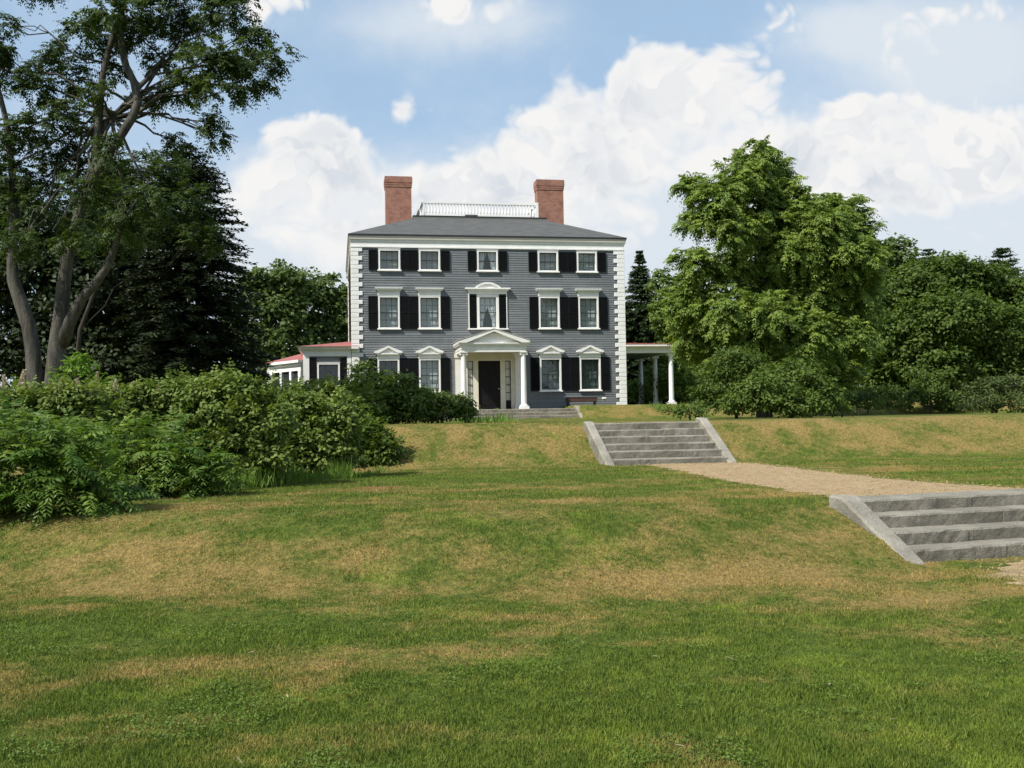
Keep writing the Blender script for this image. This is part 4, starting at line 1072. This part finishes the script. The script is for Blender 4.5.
conifer('pine_tree', 'small dark pine tip just left of the broad round crown top', 933, 82, 248, 36, LM['spruce'], M['darkbark'], 34, 0.75, needle=(0.5, 0.12), per=20, blunt=0.4)
tree('tree', 'dark shady tree filling the gap below and behind the drooping tree', 'tree', 858, 64, leaf(dens=1.0, csize=0.7, nleaf=40, L=0.40, W=0.26), [(850,300,40,40),(835,350,40,40),(880,345,40,40),(790,370,45,36),(870,385,45,26),(740,380,40,26)], LM['mid'], M['darkbark'], trunk_r=0.3)
conifer('spruce_tree', 'narrow dark spruce standing just right of the white corner quoins', 643, 72, 250, 58, LM['spruce'], M['darkbark'], 50, 1.0, needle=(0.42, 0.10), per=26)
conifer('spruce_tree', 'second dark spruce, half hidden behind the side porch roof', 622, 80, 276, 26, LM['spruce'], M['darkbark'], 30, 0.65, needle=(0.42, 0.10), per=20)
tree('tree', 'yellow-green small tree between the spruce and the drooping tree', 'tree', 672, 62, leaf(dens=3, csize=0.5, nleaf=30, L=0.26, W=0.16), [(664,284,12,16),(682,292,16,20),(664,316,16,20),(684,330,20,20),(672,352,22,16),(660,375,16,14),(690,376,22,18)], LM['light'], M['bark'], trunk_r=0.16)
tree('tree', 'dark tree behind the columns of the side porch', 'tree', 664, 82, leaf(dens=0.7, csize=0.9, nleaf=40, L=0.45, W=0.30), [(640,340,34,36),(680,330,36,36),(640,385,40,26),(690,380,44,30),(725,360,36,36)], LM['mid'], M['darkbark'], trunk_r=0.3)
tree('shrub', 'rounded yellowish shrub beside the outer porch column', 'shrub', 668, 57, leaf(dens=5, csize=0.4, nleaf=26, L=0.20, W=0.11), [(664,385,14,14),(684,380,18,18,-1),(700,390,16,14),(648,393,9,10,2)], LM['light'], M['bark'], trunk_r=0.06)
tree('shrub', 'large dark green rounded shrub at the top of the right bank', 'shrub', 792, 33.5, leaf(dens=11, csize=0.28, nleaf=26, L=0.15, W=0.075), [(795,378,34,20),(765,392,30,20,-1),(818,394,22,18),(790,402,40,13,-1),(745,399,26,15,-.6)], LM['bush'], M['bark'], trunk_r=0.06)
tree('shrub', 'taller olive-green shrub left of the large dark rounded one', 'shrub', 736, 35.5, leaf(dens=9, csize=0.30, nleaf=26, L=0.16, W=0.06), [(738,360,28,16),(752,378,30,20),(722,380,26,20),(708,396,18,14),(735,398,34,14)], LM['maple'], M['bark'], trunk_r=0.06)
tree('shrub', 'small low leafy shrub at the right foot of the large dark one', 'shrub', 842, 34, leaf(dens=12, csize=0.2, nleaf=20, L=0.12, W=0.06), [(836,407,10,8),(850,411,7,4)], LM['light'], M['bark'], trunk_r=0.03)
tree('shrub', 'low shrub of mixed leaves at the right end of the top middle step', 'shrub', 690, 30.5, leaf(dens=11, csize=0.22, nleaf=20, L=0.13, W=0.055), [(688,408,13,8),(674,412,10,5),(700,411,9,6)], LM['bush'], M['bark'], trunk_r=0.03)
tree('shrub', 'round mid-green bush under the broad round tree', 'shrub', 930, 50, leaf(dens=5, csize=0.36, nleaf=26, L=0.19, W=0.10), [(930,385,17,18),(915,398,18,10),(948,400,14,9)], LM['maple'], M['bark'], trunk_r=0.05)
tree('shrub', 'flat-topped shrub with bare twigs at the right edge', 'shrub', 995, 47, leaf(dens=5, csize=0.34, nleaf=24, L=0.17, W=0.08), [(985,402,24,10,-1),(1020,402,30,10,-1),(985,388,24,11),(1012,385,24,12),(1035,390,20,14),(970,399,14,9)], LM['olive'], M['bark'], trunk_r=0.09, twig=6)
tree('shrub', 'bright low grassy clump under the trees on the right', 'shrub', 893, 47, leaf(dens=3.5, csize=0.24, nleaf=16, L=0.34, W=0.03, droop=-0.8, upn=0.1), [(890,406,15,6),(872,409,10,3)], LM['light'], M['bark'], trunk_r=0.03)

tree('shrub', 'low dark shrub in the shade between the large rounded shrub and the mid-green bush', 'shrub', 868, 49, leaf(dens=5, csize=0.34, nleaf=24, L=0.18, W=0.09), [(865,398,20,11),(850,402,14,8),(885,396,16,12,2)], LM['mid'], M['bark'], trunk_r=0.04)
tree('shrub', 'low dark shrub in the shade between the mid-green bush and the twiggy one', 'shrub', 960, 51, leaf(dens=5, csize=0.34, nleaf=24, L=0.18, W=0.09), [(958,400,18,10),(975,398,14,11,1),(940,403,14,7)], LM['mid'], M['bark'], trunk_r=0.04)

tree('shrub', 'sunlit pale green bush seen between the columns of the side porch', 'shrub', 642, 68, leaf(dens=3.5, csize=0.4, nleaf=24, L=0.24, W=0.13), [(636,390,12,12),(650,392,12,10),(662,388,12,14,1)], LM['light'], M['bark'], trunk_r=0.05)

# ---- left-hand side
tree('tree', 'lit green tree far behind the left wing, nearest the house', 'tree', 322, 84, leaf(dens=0.95, csize=0.8, nleaf=42, L=0.42, W=0.28), [(322,288,24,18),(340,305,18,22),(305,310,24,22),(330,335,30,24),(310,360,34,30),(350,340,20,40)], LM['far'], M['darkbark'], trunk_r=0.35)
tree('tree', 'lit green tree far behind the left wing, beside the dark conifer', 'tree', 262, 80, leaf(dens=0.95, csize=0.8, nleaf=42, L=0.42, W=0.28), [(270,276,24,15),(292,280,16,14),(250,292,26,20),(280,308,32,20),(250,330,30,26),(285,345,32,26),(262,375,44,26)], LM['far'], M['darkbark'], trunk_r=0.35)
conifer('conifer', 'big black-green conifer with flat layered boughs left of the house', 188, 41, 146, 80, LM['hemlock'], M['darkbark'], 50, 0.75, needle=(0.40, 0.09), per=20, blunt=0.7)
conifer('conifer', 'second black-green conifer behind the forked trunks', 112, 46, 160, 80, LM['hemlock'], M['darkbark'], 44, 0.8, needle=(0.38, 0.10), per=26, blunt=0.8)
tree('tree', 'dark tree at the left edge behind the forked trunks', 'tree', 22, 40, leaf(dens=3.0, csize=0.6, nleaf=34, L=0.26, W=0.16), [(10,215,36,30),(45,230,36,34),(-15,270,40,40),(30,290,42,40),(75,290,36,40),(0,345,46,40),(60,350,46,36),(110,355,36,36),(-25,200,30,50)], LM['dark'], M['darkbark'], trunk_r=0.3)
tree('tree', 'dark green leafy tree in front of the layered conifer', 'tree', 150, 36, frond(dens=4.5, csize=0.4, nf=6, L=0.42, droop=0.4, pairs=6, ll=0.15, lw=0.06), [(140,164,26,14),(170,172,26,14),(150,190,36,18),(190,200,26,18),(110,195,26,20),(150,225,40,20),(200,235,24,18),(110,240,30,22)], LM['locust'], M['darkbark'], trunk=[([(74,398,0),(80,330,0),(106,262,0),(140,196,0)],[.09,.08,.06,.02])], trunk_r=0.06)
locust = [(225,14,34,18,0),(258,38,22,14,0),(276,58,16,13,0),(238,55,30,18,-1),(192,32,28,20,1),(202,66,30,20,-1),(180,92,24,13,0),(222,92,26,16,-1),(252,78,22,14,0),(205,122,18,12,0),(218,136,9,9,0),(160,12,26,18,0),(160,60,16,12,1),(150,100,16,9,1),
          (110,12,34,16,-1),(85,30,18,14,0),(60,55,26,15,1),(35,85,26,20,0),(80,80,18,15,1),(60,115,28,16,0),(95,125,18,16,1),(20,130,26,24,0),(60,150,30,16,1),(10,175,28,22,0),(95,168,24,14,1),(-10,60,24,40,0),(5,25,14,10,0),(130,-25,60,22,0),(220,-30,50,26,0),(40,-20,30,14,0),(175,140,12,8,1),(30,205,26,16,0),(125,225,22,16,-1),(150,200,22,14,-1),(105,40,20,14,.6),(140,35,22,14,.6),(80,215,18,14,.8),(50,185,18,12,.8),(115,70,14,10,.5),(88,188,24,15,-1),(70,232,20,14,-1),(112,150,18,12,-1),(20,240,22,16,-.8),(100,95,14,12,-.6)]
Lt = [([(36,402,0),(35,386,0),(33,352,0),(29,326,0),(20,300,0),(13,280,0),(12,250,0),(15,215,0),(12,170,0),(6,120,0),(-6,70,0)], [.27,.23,.21,.20,.19,.165,.145,.125,.10,.08,.05]),
      ([(55,402,0),(55,385,0),(57,350,0),(60,322,0),(63,290,0),(67,260,0),(76,225,0),(88,190,0),(97,150,0),(99,118,0),(102,80,0),(108,52,0),(117,24,0),(126,-10,0)], [.35,.29,.25,.22,.19,.175,.155,.145,.12,.105,.095,.085,.07,.05]),
      ([(62,345,0),(70,322,-.2),(82,298,-.3),(96,283,-.4),(108,266,-.5),(116,244,-.6),(124,220,-.7),(140,196,-1)], [.19,.16,.14,.12,.10,.08,.06,.02]),
      ([(86,190,0),(104,162,-.3),(118,140,-.4),(132,118,-.4),(138,102,-.4),(134,82,-.4),(126,66,-.4),(121,45,-.3),(122,10,-.2),(130,-20,0)], [.14,.13,.12,.115,.115,.105,.10,.09,.075,.05]),
      ([(97,132,0),(112,118,.3),(128,102,.4),(140,86,.5),(165,62,.6),(200,48,.6)], [.09,.085,.08,.07,.05,.02])]
X_ = at(46, 410, 27.5)[0]
tree('locust_tree', 'tall open tree with two leaning forked trunks at the left edge', 'tree', 46, 27.5, frond(dens=5.2, csize=0.42, nf=8, L=0.38, droop=0.6, pairs=6, ll=0.14, lw=0.055, fold=0.5), locust, LM['locust'], M['bark'], trunk=Lt, trunk_r=0.2, twig=2)
tree('shrub', 'greyish shrub in front of the dark trees, left of the bay wing', 'shrub', 246, 44, leaf(dens=6, csize=0.34, nleaf=22, L=0.17, W=0.06), [(246,368,17,12),(232,380,18,12),(262,380,16,12),(246,392,28,14)], LM['grey'], M['bark'], trunk_r=0.05)

# ---- the shrub belt on the left
big = dict(dens=22.0, csize=0.20, nleaf=36, L=0.10, W=0.062, droop=0.45, flat=0.6, upn=0.9)
tree('sumac_shrub', 'fern-leaved green shrub filling the lower left corner of the shrub belt', 'shrub', 30, 13.3, frond(dens=10, csize=0.15, nf=4, L=0.72, droop=0.42, pairs=11, ll=0.15, lw=0.042, lift=0.35), [(20,440,36,22),(60,450,34,24),(-15,470,30,30),(30,478,44,24),(80,482,34,20),(-10,504,40,18),(55,502,44,17),(100,500,26,14)], LM['sumac'], M['bark'], trunk_r=0.05)
tree('sumac_shrub', 'fern-leaved green shrub with arching fronds, right of the corner one', 'shrub', 145, 16.0, frond(dens=10, csize=0.15, nf=4, L=0.75, droop=0.42, pairs=11, ll=0.155, lw=0.044, lift=0.35), [(120,448,28,22),(165,455,28,22),(145,474,44,18),(195,470,22,20),(115,490,30,14),(180,488,32,14),(212,482,14,12)], LM['sumac'], M['bark'], trunk_r=0.05)
s3, B3 = tree('plume_shrub', 'leafy shrub topped with upright brown seed plumes at the left edge', 'shrub', 50, 17.5, leaf(**big), [(20,412,40,18),(70,405,36,18),(-20,425,36,24),(45,432,44,22),(95,425,34,22),(10,398,30,12),(60,398,46,12),(60,450,40,16)], LM['shrub'], M['bark'], trunk_r=0.04)
s4, B4 = tree('plume_shrub', 'leafy shrub topped with brown seed plumes, behind the arching fronds', 'shrub', 140, 18.5, leaf(**big), [(125,398,34,15),(165,394,36,14),(195,396,30,14),(145,425,40,20),(185,430,30,22),(110,435,26,18),(170,450,34,20)], LM['shrub'], M['bark'], trunk_r=0.04)
def plumes(root, Y, pts):
    base = np.array(root.location); proto = None
    for px, py, h in pts:
        p = at(px, py-1, Y)-base
        if proto is None:
            n = 260; t = RNG.random(n); az = RNG.random(n)*2*np.pi; r = 0.035*(1-t)**0.6
            P = np.stack([np.cos(az)*r, np.sin(az)*r, 0.26*t], 1); D = np.stack([np.cos(az), np.sin(az), np.full(n, 0.8)], 1)
            vv = diamonds(P, D, rsph(n), np.full(n, 0.045), np.full(n, 0.025))
            proto = bulk('seed_head', vv, 4, LM['plume'], root, dict(tint=np.repeat(RNG.random(n), 4))); o = proto
        else:
            o = proto.copy(); COL.objects.link(o); o.parent = root
        o.location = tuple(p); s = h/15.0; o.scale = (s*.6, s*.6, s*.95); o.rotation_euler = (RNG.normal()*0.12, RNG.normal()*0.12, RNG.random()*6)
plumes(s3, 17.3, [(5,394,18),(20,390,20),(8,402,15),(30,399,14),(36,404,12),(55,399,12),(62,396,14),(80,394,15),(88,398,14),(92,404,12),(48,408,12),(70,404,13),(18,410,14)])
plumes(s4, 18.3, [(97,388,16),(105,399,14),(114,394,15),(120,398,12),(128,396,14),(140,398,12),(152,402,12),(168,400,14),(160,396,12),(178,396,10),(132,404,12),(145,410,12)])
tree('vine_shrub', 'tangled broad-leaved shrub in the middle of the shrub belt', 'shrub', 225, 18.2, leaf(**{**big, 'L': 0.098, 'W': 0.062}), [(205,391,32,13),(245,390,30,13),(220,412,40,22),(265,420,30,22),(235,442,38,20),(205,450,26,20),(270,455,28,18),(240,468,34,14),(212,474,24,12)], LM['shrub'], M['bark'], trunk_r=0.04)
tree('vine_shrub', 'rounded broad-leaved shrub below the bay wing, ahead of the bank', 'shrub', 318, 20.8, leaf(**{**big, 'L': 0.105, 'W': 0.064, 'dens': 17.0}), [(300,403,30,13),(335,412,32,16),(295,425,34,20),(330,438,36,20),(300,450,34,16),(275,440,26,20),(295,464,34,11),(335,460,28,11)], LM['shrub'], M['bark'], trunk_r=0.04)
tree('vine_shrub', 'bright-tipped shrub at the right end of the belt, lowest on the bank', 'shrub', 362, 24.0, leaf(**{**big, 'L': 0.15, 'W': 0.075, 'dens': 15.0}), [(345,432,24,14),(370,440,22,15),(386,450,13,13),(350,458,30,12),(376,460,19,11),(330,455,22,12)], LM['bush'], M['bark'], trunk_r=0.04)
tree('shrub', 'dark leafy shrub in front of the left wing', 'shrub', 330, 33.0, leaf(dens=10, csize=0.28, nleaf=26, L=0.17, W=0.095, droop=0.4), [(285,397,26,10),(315,395,22,10),(340,392,18,10),(360,394,18,12),(300,406,34,9),(345,406,34,11)], LM['shrub'], M['bark'], trunk_r=0.05)
tree('lilac_shrub', 'tall dark leafy shrub below the left front windows', 'shrub', 388, 34.5, leaf(dens=10, csize=0.28, nleaf=26, L=0.16, W=0.09), [(360,372,11,11),(378,382,16,13),(400,385,18,13),(375,402,28,16),(410,400,22,17),(390,415,34,8)], LM['bush'], M['bark'], trunk_r=0.05)
tree('lilac_shrub', 'lower dark leafy shrub reaching to the left portico column', 'shrub', 442, 35.5, leaf(dens=10, csize=0.27, nleaf=26, L=0.15, W=0.085), [(428,399,20,10),(450,401,18,10),(466,406,10,10),(440,411,30,10),(420,410,18,11),(470,415,8,5)], LM['bush'], M['bark'], trunk_r=0.05)
tree('sapling', 'lime-green young tree shooting up above the seed plumes', 'tree', 76, 21.0, leaf(dens=9, csize=0.16, nleaf=9, L=0.20, W=0.085, droop=0.5, upn=1.2), [(80,355,8,4),(70,365,10,5),(86,365,10,5),(62,374,9,5),(82,376,12,5),(72,384,10,5),(102,379,9,3),(66,396,8,6)], LM['lime'], M['bark'], trunk_r=0.03, twig=1)

# ---- tall weeds along the edge of the shrubs
def build_weeds():
    V_ = []; T = []
    for (xa, ya, xb, yb, n, h, w) in ((215, 493, 345, 480, 800, 0.42, 0.009), (345, 480, 385, 472, 120, 0.25, 0.009), (205, 470, 235, 470, 220, 1.0, 0.014),
                                      (488, 422, 512, 424, 160, 0.34, 0.014), (655, 412, 690, 416, 200, 0.35, 0.02), (455, 421, 490, 423, 250, 0.3, 0.02)):
        a, b = on_ground(xa, ya), on_ground(xb, yb)
        t = RNG.random(n); P = a[None]*(1-t)[:, None]+b[None]*t[:, None]; sp = 0.25 if ya > 440 else 0.5
        P = P+np.stack([RNG.normal(size=n)*0.1, np.abs(RNG.normal(size=n))*sp, np.zeros(n)], 1); P[:, 2] = ground(P[:, 0], P[:, 1])
        tall = h*RNG.uniform(0.35, 1.1, n)*(0.5+0.8*vnoise(P[:, 0]*2.3, P[:, 1]*2.3))
        D = np.stack([RNG.normal(size=n)*0.28, RNG.normal(size=n)*0.28, np.ones(n)], 1)
        V_.append(diamonds(P, D, rsph(n)*[1, 1, 0.1], tall, np.full(n, w*2.2))); T.append(np.clip(RNG.normal(0.5, 0.25, n), 0, 1))
    o = bulk('weeds', np.concatenate(V_), 4, LM['weed'], None, dict(tint=np.repeat(np.concatenate(T), 4))); kind(o, 'stuff')
build_weeds()

# ---- broad-leaved lawn weeds in patches
def build_clover():
    n = 150000; y = 1/(1/4.2+RNG.random(n)*(1/16.0-1/4.2)); x = (RNG.random(n)*2-1)*(0.54*y+0.6)
    m = fbm(x*1.1+40, y*1.5, 4)+0.25*(fbm(x*5, y*6, 2)-0.5); k = (m > 0.64) & ~in_path(x, y)
    for f in FLIGHTS.values():
        a = (x-f['o'][0])*f['u'][0]+(y-f['o'][1])*f['u'][1]; b = (x-f['o'][0])*f['v'][0]+(y-f['o'][1])*f['v'][1]; k &= ~((np.abs(a) < f['w']/2+0.3) & (b > -0.05) & (b < 2.5))
    x, y = x[k], y[k]; n = len(x); P = np.stack([x, y, ground(x, y)+0.012+0.014*RNG.random(n)], 1)
    az = RNG.random(n)*6.283; D = np.stack([np.cos(az), np.sin(az), 0.35+0.3*RNG.normal(size=n)], 1); N = UP+0.35*RNG.normal(size=(n, 3))
    s = RNG.uniform(0.010, 0.024, n)*(1+0.02*y)
    o = bulk('lawn_weeds', diamonds(P, D, N, s, s*0.6), 4, LM['clover'], None, dict(tint=np.repeat(np.clip(RNG.normal(0.5, 0.25, n), 0, 1), 4))); kind(o, 'stuff')
LM['clover'] = leafmat('lawn_weed_leaf', (0.070, 0.125, 0.018), (0.135, 0.200, 0.030), 0.3)
build_clover()

# ---- dry leaves lying on the lawn
def build_leaves():
    me = None
    pts = [(252,656),(287,701),(197,701),(106,733),(397,705),(434,706),(655,661),(646,680),(730,663),(858,641),(893,725),(850,690),(680,752),(240,767),(464,666),(830,689),(590,699),(612,560),(296,566)]
    for k, (px, py) in enumerate(pts):
        p = on_ground(px, py); s = 0.024 if py > 640 else 0.03
        if me is None:
            L = MB(); n = 6; top = []
            for i in range(n+1):
                t = i/n; w = 0.42*math.sin(math.pi*(0.06+0.9*t))*0.8
                for q in (-1, -0.5, 0, 0.5, 1): top.append(((t-.5)*2, q*w, 0.22*abs(q)*w*2+0.3*(t-.5)**2))
            fs = [(i*5+j, i*5+j+1, i*5+j+6, i*5+j+5) for i in range(n) for j in range(4)]
            L.add(top, fs); o = L.obj('fallen_leaf', M['dryleaf'], None, True); me = o.data
        else:
            o = bpy.data.objects.new('fallen_leaf', me); COL.objects.link(o)
        o.location = (p[0], p[1], p[2]+0.03); o.scale = (s*RNG.uniform(.7, 1.7), s*RNG.uniform(.6, 1.5), s*RNG.uniform(.6, 2.5)); o.rotation_euler = (RNG.normal()*.25, RNG.normal()*.25, RNG.random()*6)
        tag(o, 'small pale dry leaf lying on the mown lawn', 'leaf', 'dry leaves fallen on the lawn')
M['dryleaf'] = mat('dry_leaf', (0.30, 0.27, 0.16), (0.20, 0.17, 0.08), 8, 0.8)
build_leaves()
